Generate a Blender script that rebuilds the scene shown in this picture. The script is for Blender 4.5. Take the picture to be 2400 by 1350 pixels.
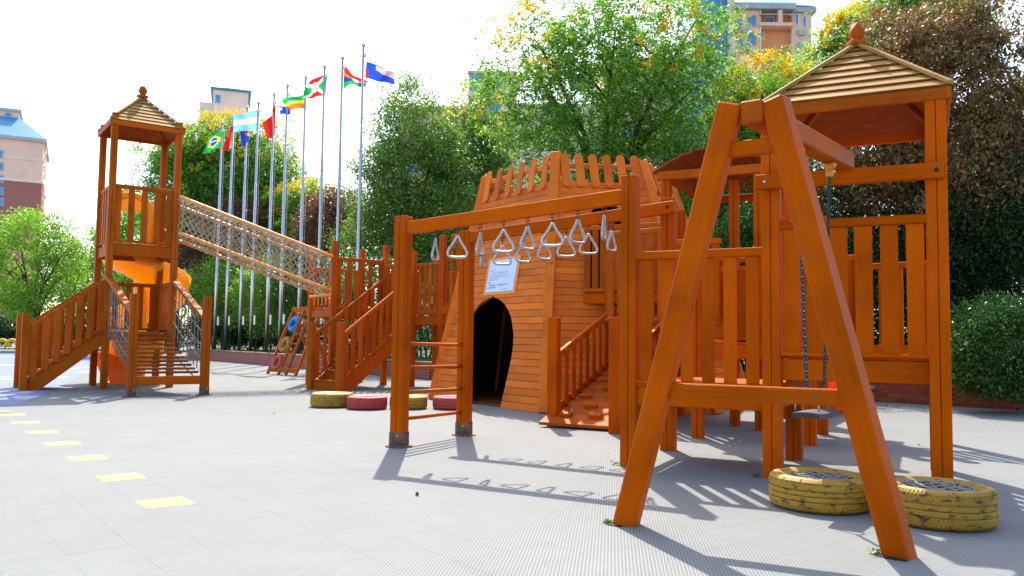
import bpy, math, random
import numpy as np
from mathutils import Vector, Matrix

random.seed(7)
rng = np.random.default_rng(11)
for o in list(bpy.data.objects):
    bpy.data.objects.remove(o)
scn = bpy.context.scene
C = scn.collection

# ------------------------------------------------------------------ camera
EYE = 1.05
FPX, PITCH, ROLL = 1928.47, 0.0633, 0.0131
cam_d = bpy.data.cameras.new("camera")
cam = bpy.data.objects.new("camera", cam_d)
C.objects.link(cam)
cam_d.sensor_width = 36.0
cam_d.lens = 36.0 * FPX / 2400.0
cam_d.clip_start = 0.05
cam_d.clip_end = 3000.0
cam.location = (0, 0, EYE)
cam.matrix_world = (Matrix.Translation((0, 0, EYE)) @ Matrix.Rotation(math.pi / 2 + PITCH, 4, 'X')
                    @ Matrix.Rotation(ROLL, 4, 'Z'))
scn.camera = cam

# ------------------------------------------------------------------ sky, sun, exposure
SUN_EL = math.radians(50.5)
SUN_AZ = math.radians(-4.5)          # from +Y towards +X
world = bpy.data.worlds.new("World")
scn.world = world
world.use_nodes = True
wn, wl = world.node_tree.nodes, world.node_tree.links
bg = wn["Background"]
sky = wn.new("ShaderNodeTexSky")
sky.sky_type = 'NISHITA'
sky.sun_disc = False
sky.sun_elevation = SUN_EL
sky.sun_rotation = SUN_AZ
sky.air_density = 1.0
sky.dust_density = 2.0
sky.ozone_density = 0.6
wl.new(sky.outputs[0], bg.inputs[0])
bg.inputs[1].default_value = 0.15
sun_d = bpy.data.lights.new("sun", 'SUN')
sun_d.energy = 3.0
sun_d.angle = math.radians(0.55)
sun_d.color = (1.0, 0.95, 0.86)
sun = bpy.data.objects.new("sun", sun_d)
C.objects.link(sun)
sdir = Vector((math.sin(SUN_AZ) * math.cos(SUN_EL), math.cos(SUN_AZ) * math.cos(SUN_EL), math.sin(SUN_EL)))
sun.rotation_euler = sdir.to_track_quat('Z', 'Y').to_euler()
scn.view_settings.view_transform = 'Standard'
scn.view_settings.look = 'None'
scn.view_settings.exposure = 1.5
scn.view_settings.gamma = 1.0
scn.view_settings.use_curve_mapping = False
scn.cycles.max_bounces = 6
scn.cycles.diffuse_bounces = 4
scn.cycles.glossy_bounces = 2
scn.cycles.transmission_bounces = 3
scn.cycles.transparent_max_bounces = 6

# ------------------------------------------------------------------ survey helpers
def ray(px, py):
    x, y = px - 1200.0, py - 675.0
    c, s = math.cos(ROLL), math.sin(ROLL)
    x, y = c * x + s * y, -s * x + c * y
    a, b = x / FPX, -y / FPX
    c, s = math.cos(PITCH), math.sin(PITCH)
    return Vector((a, c - b * s, s + b * c))
def at(px, py, Y):                    # point of a sight line at distance Y
    r = ray(px, py)
    return Vector((0, 0, EYE)) + r * (Y / r.y)
def gnd(px, py, z=0.0):               # point of a sight line at height z
    r = ray(px, py)
    return Vector((0, 0, EYE)) + r * ((z - EYE) / r.z)
GA = 0.464                            # main grid: u to the right and nearer, v to the right and farther
GU, GV, GO = Vector((math.cos(GA), -math.sin(GA))), Vector((math.sin(GA), math.cos(GA))), Vector((-1.082, 8.101))
LA = -0.6266                          # second grid, turned sixty degrees
LU, LV, LO = Vector((math.cos(LA), -math.sin(LA))), Vector((math.sin(LA), math.cos(LA))), Vector((-7.9486, 16.1553))
def G(u, v, z=0.0):
    p = GO + GU * u + GV * v
    return Vector((p.x, p.y, z))
def L(u, v, z=0.0):
    p = LO + LU * u + LV * v
    return Vector((p.x, p.y, z))
GANG, LANG = -GA, -LA                 # world angle of the u axes

# ------------------------------------------------------------------ scene helpers
W = {}
def tag(o, label=None, cat=None, group=None, kind=None):
    if label: o["label"] = label
    if cat: o["category"] = cat
    if group: o["group"] = group
    if kind: o["kind"] = kind
    return o
def thing(name, label, cat, loc=(0, 0, 0), rotz=0.0, group=None):
    o = bpy.data.objects.new(name, None)
    o.empty_display_size = 0.1
    C.objects.link(o)
    M = Matrix.Translation(Vector(loc)) @ Matrix.Rotation(rotz, 4, 'Z')
    o.matrix_world = M
    W[o.name] = M
    return tag(o, label, cat, group)
def put(name, me, M=None, parent=None, mat=None):
    o = bpy.data.objects.new(name, me)
    C.objects.link(o)
    M = M if M is not None else Matrix.Identity(4)
    if parent is not None:
        o.parent = parent
        o.matrix_basis = W[parent.name].inverted() @ M
    else:
        o.matrix_basis = M
    W[o.name] = M
    if mat is not None and not me.materials:
        me.materials.append(mat)
    return o
def mesh(name, verts, faces, mats=None, smooth=False, fm=None):
    me = bpy.data.meshes.new(name)
    me.from_pydata([tuple(v) for v in verts], [], faces)
    for m in (mats or []):
        me.materials.append(m)
    if fm is not None:
        me.polygons.foreach_set("material_index", fm)
    if smooth:
        me.polygons.foreach_set("use_smooth", [True] * len(me.polygons))
    me.update()
    return me
CACHE = {}
def key(*a):
    return tuple(round(x, 4) if isinstance(x, float) else x for x in a)
def box_mesh(l, w, h, mat, bev=0.006):
    k = key('box', l, w, h, mat.name, bev)
    if k in CACHE: return CACHE[k]
    b = min(bev, l * .3, w * .3, h * .3)
    X, Y, Z = l / 2, w / 2, h / 2
    V, idx = [], {}
    for sx in (-1, 1):
        for sy in (-1, 1):
            for sz in (-1, 1):
                for ax in range(3):
                    p = [sx * (X - b), sy * (Y - b), sz * (Z - b)]
                    p[ax] = (sx * X, sy * Y, sz * Z)[ax]
                    idx[(sx, sy, sz, ax)] = len(V)
                    V.append(p)
    F = []
    for s in (-1, 1):
        q = [(s, -1, -1, 0), (s, 1, -1, 0), (s, 1, 1, 0), (s, -1, 1, 0)]; F.append([idx[i] for i in (q if s > 0 else q[::-1])])
        q = [(-1, s, -1, 1), (1, s, -1, 1), (1, s, 1, 1), (-1, s, 1, 1)]; F.append([idx[i] for i in (q if s < 0 else q[::-1])])
        q = [(-1, -1, s, 2), (1, -1, s, 2), (1, 1, s, 2), (-1, 1, s, 2)]; F.append([idx[i] for i in (q if s > 0 else q[::-1])])
    for a in (-1, 1):
        for c in (-1, 1):
            F.append([idx[(-1, a, c, 1)], idx[(1, a, c, 1)], idx[(1, a, c, 2)], idx[(-1, a, c, 2)]])
            F.append([idx[(a, -1, c, 0)], idx[(a, 1, c, 0)], idx[(a, 1, c, 2)], idx[(a, -1, c, 2)]])
            F.append([idx[(a, c, -1, 0)], idx[(a, c, 1, 0)], idx[(a, c, 1, 1)], idx[(a, c, -1, 1)]])
            for d in (-1, 1):
                F.append([idx[(a, c, d, 0)], idx[(a, c, d, 1)], idx[(a, c, d, 2)]])
    # consistent outward faces
    F2 = []
    for f in F:
        p = [Vector(V[i]) for i in f]
        n = (p[1] - p[0]).cross(p[2] - p[0])
        ctr = sum(p, Vector()) / len(p)
        F2.append(f if n.dot(ctr) > 0 else f[::-1])
    me = mesh("timber", V, F2, [mat])
    CACHE[k] = me
    return me
def post_mesh(l, s, mat, groove=True):
    k = key('post', l, s, mat.name, groove)
    if k in CACHE: return CACHE[k]
    a, b, g, d = s / 2, s / 2 - 0.007, 0.0045, 0.012
    prof = []
    for i in range(4):
        ang = i * math.pi / 2
        c, sn = math.cos(ang), math.sin(ang)
        pts = [(a, -b)] + ([(a, -g), (a - d, 0), (a, g)] if groove else []) + [(a, b)]
        for x, y in pts:
            prof.append((c * x - sn * y, sn * x + c * y))
    n = len(prof)
    V = [(-l / 2, y, z) for y, z in prof] + [(l / 2 - 0.006, y, z) for y, z in prof] + [(l / 2, y * .93, z * .93) for y, z in prof]
    F = []
    for r in (0, 1):
        for i in range(n):
            j = (i + 1) % n
            F.append([r * n + i, r * n + j, (r + 1) * n + j, (r + 1) * n + i][::-1])
    F.append(list(range(n))); F.append([2 * n + i for i in range(n)][::-1])
    F = [f[::-1] for f in F]
    me = mesh("post", V, F, [mat])
    CACHE[k] = me
    return me
def orient(p0, p1, up=(0, 0, 1), twist=0.0):
    p0, p1 = Vector(p0), Vector(p1)
    x = (p1 - p0).normalized()
    u = Vector(up)
    if abs(x.dot(u.normalized())) > 0.99: u = Vector((0, 1, 0))
    y = u.cross(x).normalized()
    z = x.cross(y)
    M = Matrix((x, y, z)).transposed().to_4x4()
    M = Matrix.Translation((p0 + p1) / 2) @ M
    if twist: M = M @ Matrix.Rotation(twist, 4, 'X')
    return M
def beam(name, par, p0, p1, w, h, mat, up=(0, 0, 1), bev=0.006, twist=0.0):
    l = (Vector(p1) - Vector(p0)).length
    return put(name, box_mesh(round(l, 3), w, h, mat, bev), orient(p0, p1, up, twist), par)
def boxat(name, par, c, l, w, h, ang, mat, bev=0.006):
    M = Matrix.Translation(Vector(c)) @ Matrix.Rotation(ang, 4, 'Z')
    return put(name, box_mesh(l, w, h, mat, bev), M, par)
def post(par, p, z1, s, ang, mat, z0=0.0, name="post", groove=True):
    l = round(z1 - z0, 3)
    M = Matrix.Translation((p[0], p[1], (z0 + z1) / 2)) @ Matrix.Rotation(ang, 4, 'Z') @ Matrix.Rotation(-math.pi / 2, 4, 'Y')
    return put(name, post_mesh(l, s, mat, groove), M, par)
def tube_mesh(name, pts, r, mat, n=8, closed=False, caps=True):
    pts = [Vector(p) for p in pts]
    m = len(pts)
    V, F = [], []
    prev = None
    for i, p in enumerate(pts):
        a = pts[(i - 1) % m] if (closed or i > 0) else p
        b = pts[(i + 1) % m] if (closed or i < m - 1) else p
        t = (b - a).normalized()
        if prev is None:
            h = Vector((0, 0, 1)) if abs(t.z) < .9 else Vector((1, 0, 0))
            nrm = (h - t * h.dot(t)).normalized()
        else:
            nrm = (prev - t * prev.dot(t)).normalized()
        prev = nrm
        bn = t.cross(nrm)
        rr = r[i] if isinstance(r, (list, tuple)) else r
        for k in range(n):
            a_ = 2 * math.pi * k / n
            V.append(p + nrm * (rr * math.cos(a_)) + bn * (rr * math.sin(a_)))
    for i in range(m if closed else m - 1):
        for k in range(n):
            j, k2 = (i + 1) % m, (k + 1) % n
            F.append([i * n + k, i * n + k2, j * n + k2, j * n + k])
    if caps and not closed:
        F.append(list(range(n))[::-1]); F.append([(m - 1) * n + k for k in range(n)])
    return mesh(name, V, F, [mat], smooth=True)
def tube(name, par, pts, r, mat, n=8, closed=False):
    return put(name, tube_mesh(name, pts, r, mat, n, closed), None, par)
def rod(name, par, p0, p1, r, mat, n=8):
    l = round((Vector(p1) - Vector(p0)).length, 3)
    k = key('rod', l, r, n, mat.name)
    if k not in CACHE:
        CACHE[k] = tube_mesh(name, [(-l / 2, 0, 0), (l / 2, 0, 0)], r, mat, n)
    return put(name, CACHE[k], orient(p0, p1), par)
class MB:                              # several small solids joined in one mesh
    def __init__(s): s.V, s.F = [], []
    def add(s, me, M):
        b = len(s.V)
        s.V += [M @ v.co for v in me.vertices]
        s.F += [[b + i for i in p.vertices] for p in me.polygons]
    def tube(s, pts, r, n=4, closed=False):
        me = tube_mesh("t", pts, r, None, n, closed) if False else None
    def build(s, name, mat, par=None, smooth=False, M=None):
        return put(name, mesh(name, s.V, s.F, [mat], smooth), M, par)
def ropes(name, par, lines, r, mat, n=4):
    V, F = [], []
    for pts in lines:
        pts = [Vector(p) for p in pts]
        b0, m = len(V), len(pts)
        for i, p in enumerate(pts):
            t = (pts[min(i + 1, m - 1)] - pts[max(i - 1, 0)]).normalized()
            h = Vector((0, 0, 1)) if abs(t.z) < .9 else Vector((1, 0, 0))
            a = t.cross(h).normalized(); b = t.cross(a)
            for k in range(n):
                q = 2 * math.pi * k / n
                V.append(p + a * (r * math.cos(q)) + b * (r * math.sin(q)))
        for i in range(m - 1):
            for k in range(n):
                k2 = (k + 1) % n
                F.append([b0 + i * n + k, b0 + i * n + k2, b0 + (i + 1) * n + k2, b0 + (i + 1) * n + k])
    return put(name, mesh(name, V, F, [mat], True), None, par)
def slab(name, par, poly, thick, nrm, mat):     # closed polygon extruded along nrm
    n = len(poly)
    nrm = Vector(nrm).normalized()
    P = [Vector(p) for p in poly]
    fn = Vector()
    for i in range(n):
        fn += P[i].cross(P[(i + 1) % n])
    if fn.dot(nrm) < 0: P = P[::-1]
    ctr = sum(P, Vector()) / n
    V = [p - ctr for p in P] + [p - ctr + nrm * thick for p in P]
    F = [list(range(n))[::-1], [n + i for i in range(n)]] + [[i, (i + 1) % n, n + (i + 1) % n, n + i] for i in range(n)]
    return put(name, mesh(name, V, F, [mat]), Matrix.Translation(ctr), par)
def lathe(prof, n, mat, name="lathe", smooth=True, fn=None):
    V, F = [], []
    m = len(prof)
    for i in range(n):
        a = 2 * math.pi * i / n
        for j, (r, z) in enumerate(prof):
            if fn: r, z = fn(r, z, a, j)
            V.append((r * math.cos(a), r * math.sin(a), z))
    for i in range(n):
        for j in range(m - 1):
            i2 = (i + 1) % n
            F.append([i * m + j, i2 * m + j, i2 * m + j + 1, i * m + j + 1])
    return mesh(name, V, F, [mat], smooth)

# ------------------------------------------------------------------ materials
def nodes(name):
    m = bpy.data.materials.new(name)
    m.use_nodes = True
    nt = m.node_tree
    return m, nt.nodes, nt.links, nt.nodes["Principled BSDF"]
def ramp(N, stops):
    r = N.new("ShaderNodeValToRGB")
    e = r.color_ramp.elements
    e[0].position, e[0].color = stops[0][0], (*stops[0][1], 1)
    e[1].position, e[1].color = stops[-1][0], (*stops[-1][1], 1)
    for p, c in stops[1:-1]:
        q = e.new(p); q.color = (*c, 1)
    return r
def noise(N, Lk, coord, scale, detail=4, rough=.6, vec=None):
    t = N.new("ShaderNodeTexNoise")
    t.inputs["Scale"].default_value = scale
    t.inputs["Detail"].default_value = detail
    t.inputs["Roughness"].default_value = rough
    if vec is not None:
        mp = N.new("ShaderNodeMapping"); mp.inputs["Scale"].default_value = vec
        Lk.new(coord, mp.inputs[0]); Lk.new(mp.outputs[0], t.inputs["Vector"])
    else:
        Lk.new(coord, t.inputs["Vector"])
    return t
def mixc(N, Lk, fac, a, b, mode='MIX'):
    x = N.new("ShaderNodeMix"); x.data_type = 'RGBA'; x.blend_type = mode
    for s, i in ((fac, 0), (a, 6), (b, 7)):
        if hasattr(s, "is_output") or isinstance(s, bpy.types.NodeSocket): Lk.new(s, x.inputs[i])
        elif isinstance(s, (int, float)): x.inputs[i].default_value = s
        else: x.inputs[i].default_value = (*s, 1)
    return x.outputs[2]
def wood(name, dark, mid, light, worn=None, wear=.5, rough=.50, scale=1.0):
    m, N, Lk, B = nodes(name)
    tc = N.new("ShaderNodeTexCoord"); oi = N.new("ShaderNodeObjectInfo")
    add = N.new("ShaderNodeVectorMath"); add.operation = 'ADD'
    sc = N.new("ShaderNodeVectorMath"); sc.operation = 'SCALE'; sc.inputs[0].default_value = (17, 9, 5)
    Lk.new(oi.outputs["Random"], sc.inputs["Scale"])
    Lk.new(tc.outputs["Object"], add.inputs[0]); Lk.new(sc.outputs[0], add.inputs[1])
    co = add.outputs[0]
    grain = noise(N, Lk, co, 9 * scale, 5, .65, (.35, 7, 7))
    r = ramp(N, [(.25, dark), (.5, mid), (.78, light)])
    Lk.new(grain.outputs["Fac"], r.inputs[0])
    tone = noise(N, Lk, co, 1.3, 3)
    tr = ramp(N, [(.28, (.68, .66, .64)), (.5, (.98, .97, .96)), (.72, (1.14, 1.14, 1.12))])
    Lk.new(tone.outputs["Fac"], tr.inputs[0])
    c1 = mixc(N, Lk, 1.0, r.outputs[0], tr.outputs[0], 'MULTIPLY')
    rr = N.new("ShaderNodeMapRange"); rr.inputs[3].default_value = .84; rr.inputs[4].default_value = 1.12
    Lk.new(oi.outputs["Random"], rr.inputs[0])
    hv = N.new("ShaderNodeHueSaturation"); Lk.new(rr.outputs[0], hv.inputs["Value"]); Lk.new(c1, hv.inputs["Color"])
    c1 = hv.outputs[0]
    if worn:
        wnz = noise(N, Lk, co, 7, 6, .75, (.5, 2.4, 2.4))
        wr = ramp(N, [(.60 - .1 * wear, (0, 0, 0)), (.74 - .1 * wear, (1, 1, 1))])
        Lk.new(wnz.outputs["Fac"], wr.inputs[0])
        mul = N.new("ShaderNodeMath"); mul.operation = 'MULTIPLY'; mul.inputs[1].default_value = wear
        Lk.new(wr.outputs[0], mul.inputs[0])
        c1 = mixc(N, Lk, mul.outputs[0], c1, worn)
    sk = noise(N, Lk, co, 5, 7, .8, (.9, 22, 22))
    sr = ramp(N, [(.635, (0, 0, 0)), (.70, (1, 1, 1))])
    Lk.new(sk.outputs["Fac"], sr.inputs[0])
    sm_ = N.new("ShaderNodeMath"); sm_.operation = 'MULTIPLY'; sm_.inputs[1].default_value = .55
    Lk.new(sr.outputs[0], sm_.inputs[0])
    c1 = mixc(N, Lk, sm_.outputs[0], c1, tuple(x * .38 for x in dark))
    Lk.new(c1, B.inputs["Base Color"])
    rg = N.new("ShaderNodeMapRange"); rg.inputs[3].default_value = rough - .1; rg.inputs[4].default_value = rough + .2
    Lk.new(tone.outputs["Fac"], rg.inputs[0]); Lk.new(rg.outputs[0], B.inputs["Roughness"])
    B.inputs["Specular IOR Level"].default_value = .10
    B.inputs["Specular Tint"].default_value = (1.0, .42, .12, 1)
    bp = N.new("ShaderNodeBump"); bp.inputs["Strength"].default_value = .25; bp.inputs["Distance"].default_value = .004
    Lk.new(grain.outputs["Fac"], bp.inputs["Height"]); Lk.new(bp.outputs[0], B.inputs["Normal"])
    return m
def plain(name, col, rough=.5, metal=0.0, var=.12, scale=6.0, bump=0.0, spec=.5):
    m, N, Lk, B = nodes(name)
    tc = N.new("ShaderNodeTexCoord")
    t = noise(N, Lk, tc.outputs["Object"], scale, 5)
    d = tuple(max(0, c * (1 - var * 1.6)) for c in col); l = tuple(min(1, c * (1 + var)) for c in col)
    r = ramp(N, [(.3, d), (.7, l)])
    Lk.new(t.outputs["Fac"], r.inputs[0]); Lk.new(r.outputs[0], B.inputs["Base Color"])
    B.inputs["Roughness"].default_value = rough
    B.inputs["Metallic"].default_value = metal
    B.inputs["Specular IOR Level"].default_value = spec
    if bump:
        bp = N.new("ShaderNodeBump"); bp.inputs["Strength"].default_value = bump; bp.inputs["Distance"].default_value = .01
        Lk.new(t.outputs["Fac"], bp.inputs["Height"]); Lk.new(bp.outputs[0], B.inputs["Normal"])
    return m
def paint_worn(name, col, under, amt=.5, rough=.6):
    m, N, Lk, B = nodes(name)
    tc = N.new("ShaderNodeTexCoord"); oi = N.new("ShaderNodeObjectInfo")
    add = N.new("ShaderNodeVectorMath"); add.operation = 'ADD'
    Lk.new(tc.outputs["Object"], add.inputs[0]); Lk.new(oi.outputs["Random"], add.inputs[1])
    a = noise(N, Lk, add.outputs[0], 17, 8, .72, (1, 1, 2.2))
    b = noise(N, Lk, add.outputs[0], 3, 3)
    r = ramp(N, [(.62 - .12 * amt, (0, 0, 0)), (.70 - .12 * amt, (1, 1, 1))])
    Lk.new(a.outputs["Fac"], r.inputs[0])
    tone = ramp(N, [(.3, tuple(c * .68 for c in col)), (.7, col)])
    Lk.new(b.outputs["Fac"], tone.inputs[0])
    c = mixc(N, Lk, r.outputs[0], tone.outputs[0], under)
    Lk.new(c, B.inputs["Base Color"]); B.inputs["Roughness"].default_value = rough
    bp = N.new("ShaderNodeBump"); bp.inputs["Strength"].default_value = .3; bp.inputs["Distance"].default_value = .004
    Lk.new(a.outputs["Fac"], bp.inputs["Height"]); Lk.new(bp.outputs[0], B.inputs["Normal"])
    return m
def plastic(name, col, trans=.35):
    m = plain(name, col, .3, 0, .05, 2)
    N, Lk = m.node_tree.nodes, m.node_tree.links
    tr = N.new("ShaderNodeBsdfTranslucent"); tr.inputs[0].default_value = (*col, 1)
    mx = N.new("ShaderNodeMixShader"); mx.inputs[0].default_value = trans
    Lk.new(N["Principled BSDF"].outputs[0], mx.inputs[1]); Lk.new(tr.outputs[0], mx.inputs[2]); Lk.new(mx.outputs[0], N["Material Output"].inputs[0])
    return m
def leaf(name, cols, trans=.45, gloss=.35, spec=.4):
    m, N, Lk, B = nodes(name)
    geo = N.new("ShaderNodeNewGeometry")
    n = len(cols)
    r = ramp(N, [(i / (n - 1), c) for i, c in enumerate(cols)])
    Lk.new(geo.outputs["Random Per Island"], r.inputs[0])
    Lk.new(r.outputs[0], B.inputs["Base Color"])
    B.inputs["Roughness"].default_value = gloss
    B.inputs["Specular IOR Level"].default_value = spec
    tr = N.new("ShaderNodeBsdfTranslucent")
    hs = N.new("ShaderNodeHueSaturation"); hs.inputs["Value"].default_value = 1.5; hs.inputs["Saturation"].default_value = 1.1
    Lk.new(r.outputs[0], hs.inputs["Color"]); Lk.new(hs.outputs[0], tr.inputs[0])
    mx = N.new("ShaderNodeMixShader"); mx.inputs[0].default_value = trans
    Lk.new(B.outputs[0], mx.inputs[1]); Lk.new(tr.outputs[0], mx.inputs[2])
    Lk.new(mx.outputs[0], N["Material Output"].inputs[0])
    return m

M_WOOD = wood("stained timber", (.43, .073, .0015), (.50, .086, .002), (.55, .097, .0025), (.25, .095, .035), .42)
M_WOODB = wood("faded stained timber", (.34, .070, .006), (.43, .090, .008), (.49, .112, .012), (.22, .15, .09), .3)
M_WOODL = wood("brown stained timber", (.34, .072, .006), (.42, .092, .008), (.48, .112, .012), (.24, .12, .05), .25)
M_FORT = wood("orange stained boards", (.62, .142, .018), (.72, .175, .024), (.78, .205, .03), (.26, .16, .08), .3, .5)
M_ROOF = wood("weathered roof boards", (.27, .135, .036), (.40, .22, .065), (.50, .30, .10), (.20, .10, .035), .45, .6)
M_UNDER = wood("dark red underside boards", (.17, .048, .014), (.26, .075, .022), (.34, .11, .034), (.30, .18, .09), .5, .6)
M_LIP = wood("stained and shaded board edge", (.10, .028, .006), (.15, .042, .008), (.20, .06, .012), None, .3, .6)  # unbleached stain, with shade of the unlit lips and undersides painted in
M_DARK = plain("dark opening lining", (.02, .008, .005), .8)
M_ROPE = plain("sisal rope", (.36, .31, .21), .9, 0, .2, 30, .3)
M_ROPEG = plain("grey rope", (.20, .185, .145), .9, 0, .2, 30, .3)
M_PIPE = plain("orange painted pipe", (.85, .34, .07), .35, 0, .08)
M_SLIDE = plastic("orange moulded plastic", (.95, .48, .008))
M_SLIDE_SHADE = plastic("shade reddened moulded plastic", (.95, .17, .005), .45)  # slide plastic reddened, shade of the lower end put into its colour
M_STEEL = plain("brushed stainless steel", (.60, .57, .53), .34, 1.0, .05, 12)
M_ALU = plain("cast aluminium", (.46, .46, .44), .38, .85, .08, 20)
M_RUST = plain("rusty bracket steel", (.19, .10, .065), .75, .3, .5, 14, .3)
M_CHAIN = plain("green coated chain", (.028, .060, .052), .5, .4, .2, 40)
M_HINGE = plain("yellow painted hinge", (.62, .24, .02), .5, .2, .3, 20)
M_BOLT = plain("red bolt cap", (.33, .06, .012), .4)
M_RUBBER = plain("black rubber seat", (.025, .03, .034), .55, 0, .25, 30, .2)
M_TYREY = paint_worn("worn yellow tyre paint", (.46, .255, .014), (.045, .030, .012), .70)
M_TYRER = paint_worn("worn red tyre paint", (.50, .05, .045), (.06, .03, .028), .3)
M_TYREB = paint_worn("blue tyre paint", (.01, .22, .62), (.02, .04, .08), .1)
M_BRICKW = plain("mortar", (.36, .30, .26), .9, 0, .2, 25, .3)
M_BRICK = wood("red brick", (.24, .055, .028), (.32, .075, .036), (.38, .10, .05), None, .3, .85, 3)
M_TRUNK = plain("bark", (.055, .042, .030), .9, 0, .35, 9, .6)
M_FENCE = plain("black fence paint", (.012, .013, .015), .5)

def tile_material(name, col, hole, far=False):
    m, N, Lk, B = nodes(name)
    g = N.new("ShaderNodeNewGeometry")
    mp = N.new("ShaderNodeMapping"); mp.vector_type = 'POINT'
    mp.inputs["Rotation"].default_value = (0, 0, math.radians(-38.0))
    Lk.new(g.outputs["Position"], mp.inputs[0])
    sx = N.new("ShaderNodeSeparateXYZ"); Lk.new(mp.outputs[0], sx.inputs[0])
    def wave(sock, k):
        a = N.new("ShaderNodeMath"); a.operation = 'MULTIPLY'; a.inputs[1].default_value = k
        Lk.new(sock, a.inputs[0])
        s = N.new("ShaderNodeMath"); s.operation = 'SINE'; Lk.new(a.outputs[0], s.inputs[0])
        return s.outputs[0]
    k = 2 * math.pi / 0.0242
    wa, wb = wave(sx.outputs[0], k), wave(sx.outputs[1], k)
    pr = N.new("ShaderNodeMath"); pr.operation = 'MULTIPLY'; Lk.new(wa, pr.inputs[0]); Lk.new(wb, pr.inputs[1])
    hr = N.new("ShaderNodeMapRange"); hr.inputs[1].default_value = .12; hr.inputs[2].default_value = .42
    Lk.new(pr.outputs[0], hr.inputs[0])
    big = noise(N, Lk, g.outputs["Position"], .35, 4, .6)
    sm = noise(N, Lk, g.outputs["Position"], 2.2, 5, .7)
    mx = N.new("ShaderNodeMath"); mx.operation = 'ADD'; Lk.new(big.outputs["Fac"], mx.inputs[0]); Lk.new(sm.outputs["Fac"], mx.inputs[1])
    r = ramp(N, [(.35, tuple(c * .88 for c in col)), (.62, tuple(min(1, c * 1.06) for c in col))])
    hf = N.new("ShaderNodeMath"); hf.operation = 'MULTIPLY'; hf.inputs[1].default_value = .5
    Lk.new(mx.outputs[0], hf.inputs[0]); Lk.new(hf.outputs[0], r.inputs[0])
    st = noise(N, Lk, g.outputs["Position"], 1.1, 7, .75)
    sr = ramp(N, [(.52, (0, 0, 0)), (.78, (1, 1, 1))])
    Lk.new(st.outputs["Fac"], sr.inputs[0])
    sm2 = N.new("ShaderNodeMath"); sm2.operation = 'MULTIPLY'; sm2.inputs[1].default_value = .5
    Lk.new(sr.outputs[0], sm2.inputs[0])
    base = mixc(N, Lk, sm2.outputs[0], r.outputs[0], tuple(c * f for c, f in zip(col, (.70, .69, .66))))
    c = mixc(N, Lk, hr.outputs[0], base, hole)
    if far:
        def seam(sock):
            a = N.new("ShaderNodeMath"); a.operation = 'DIVIDE'; a.inputs[1].default_value = TILE; Lk.new(sock, a.inputs[0])
            f = N.new("ShaderNodeMath"); f.operation = 'FRACT'; Lk.new(a.outputs[0], f.inputs[0])
            l = N.new("ShaderNodeMath"); l.operation = 'LESS_THAN'; l.inputs[1].default_value = .006; Lk.new(f.outputs[0], l.inputs[0])
            return l.outputs[0]
        mxx = N.new("ShaderNodeMath"); mxx.operation = 'MAXIMUM'
        Lk.new(seam(sx.outputs[0]), mxx.inputs[0]); Lk.new(seam(sx.outputs[1]), mxx.inputs[1])
        c = mixc(N, Lk, mxx.outputs[0], c, hole)
    Lk.new(c, B.inputs["Base Color"])
    B.inputs["Roughness"].default_value = .72
    B.inputs["Specular IOR Level"].default_value = .08
    bp = N.new("ShaderNodeBump"); bp.inputs["Strength"].default_value = .55; bp.inputs["Distance"].default_value = .006; bp.invert = True
    Lk.new(hr.outputs[0], bp.inputs["Height"]); Lk.new(bp.outputs[0], B.inputs["Normal"])
    return m
TILE = 0.29
M_TILE = tile_material("grey perforated floor tile", (.258, .262, .248), (.135, .14, .134))
M_TILEF = tile_material("grey perforated floor tiles far", (.258, .262, .248), (.135, .14, .134), True)
M_TILEY = tile_material("yellow floor tile", (.60, .48, .20), (.48, .37, .14))
M_TILEB = tile_material("pale blue floor tile", (.22, .265, .40), (.16, .19, .30), True)
M_TILEW = plain("pale marking tile", (.72, .70, .62), .5)

def quads_mesh(name, c, a, b, mat):
    n = len(c)
    co = np.empty((n, 4, 3), np.float32)
    co[:, 0] = c - a; co[:, 1] = c + b; co[:, 2] = c + a; co[:, 3] = c - b
    me = bpy.data.meshes.new(name)
    me.vertices.add(n * 4); me.vertices.foreach_set("co", co.ravel())
    me.loops.add(n * 4); me.loops.foreach_set("vertex_index", np.arange(n * 4, dtype=np.int32))
    me.polygons.add(n); me.polygons.foreach_set("loop_start", np.arange(0, n * 4, 4, dtype=np.int32))
    me.polygons.foreach_set("loop_total", np.full(n, 4, np.int32))
    me.materials.append(mat)
    me.update(); me.validate()
    return me
def unit(v): return v / np.maximum(np.linalg.norm(v, axis=1, keepdims=True), 1e-9)
M_GRASS = leaf("lawn grass", [(.04, .09, .012), (.07, .15, .02), (.10, .17, .03)], .4)

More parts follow.
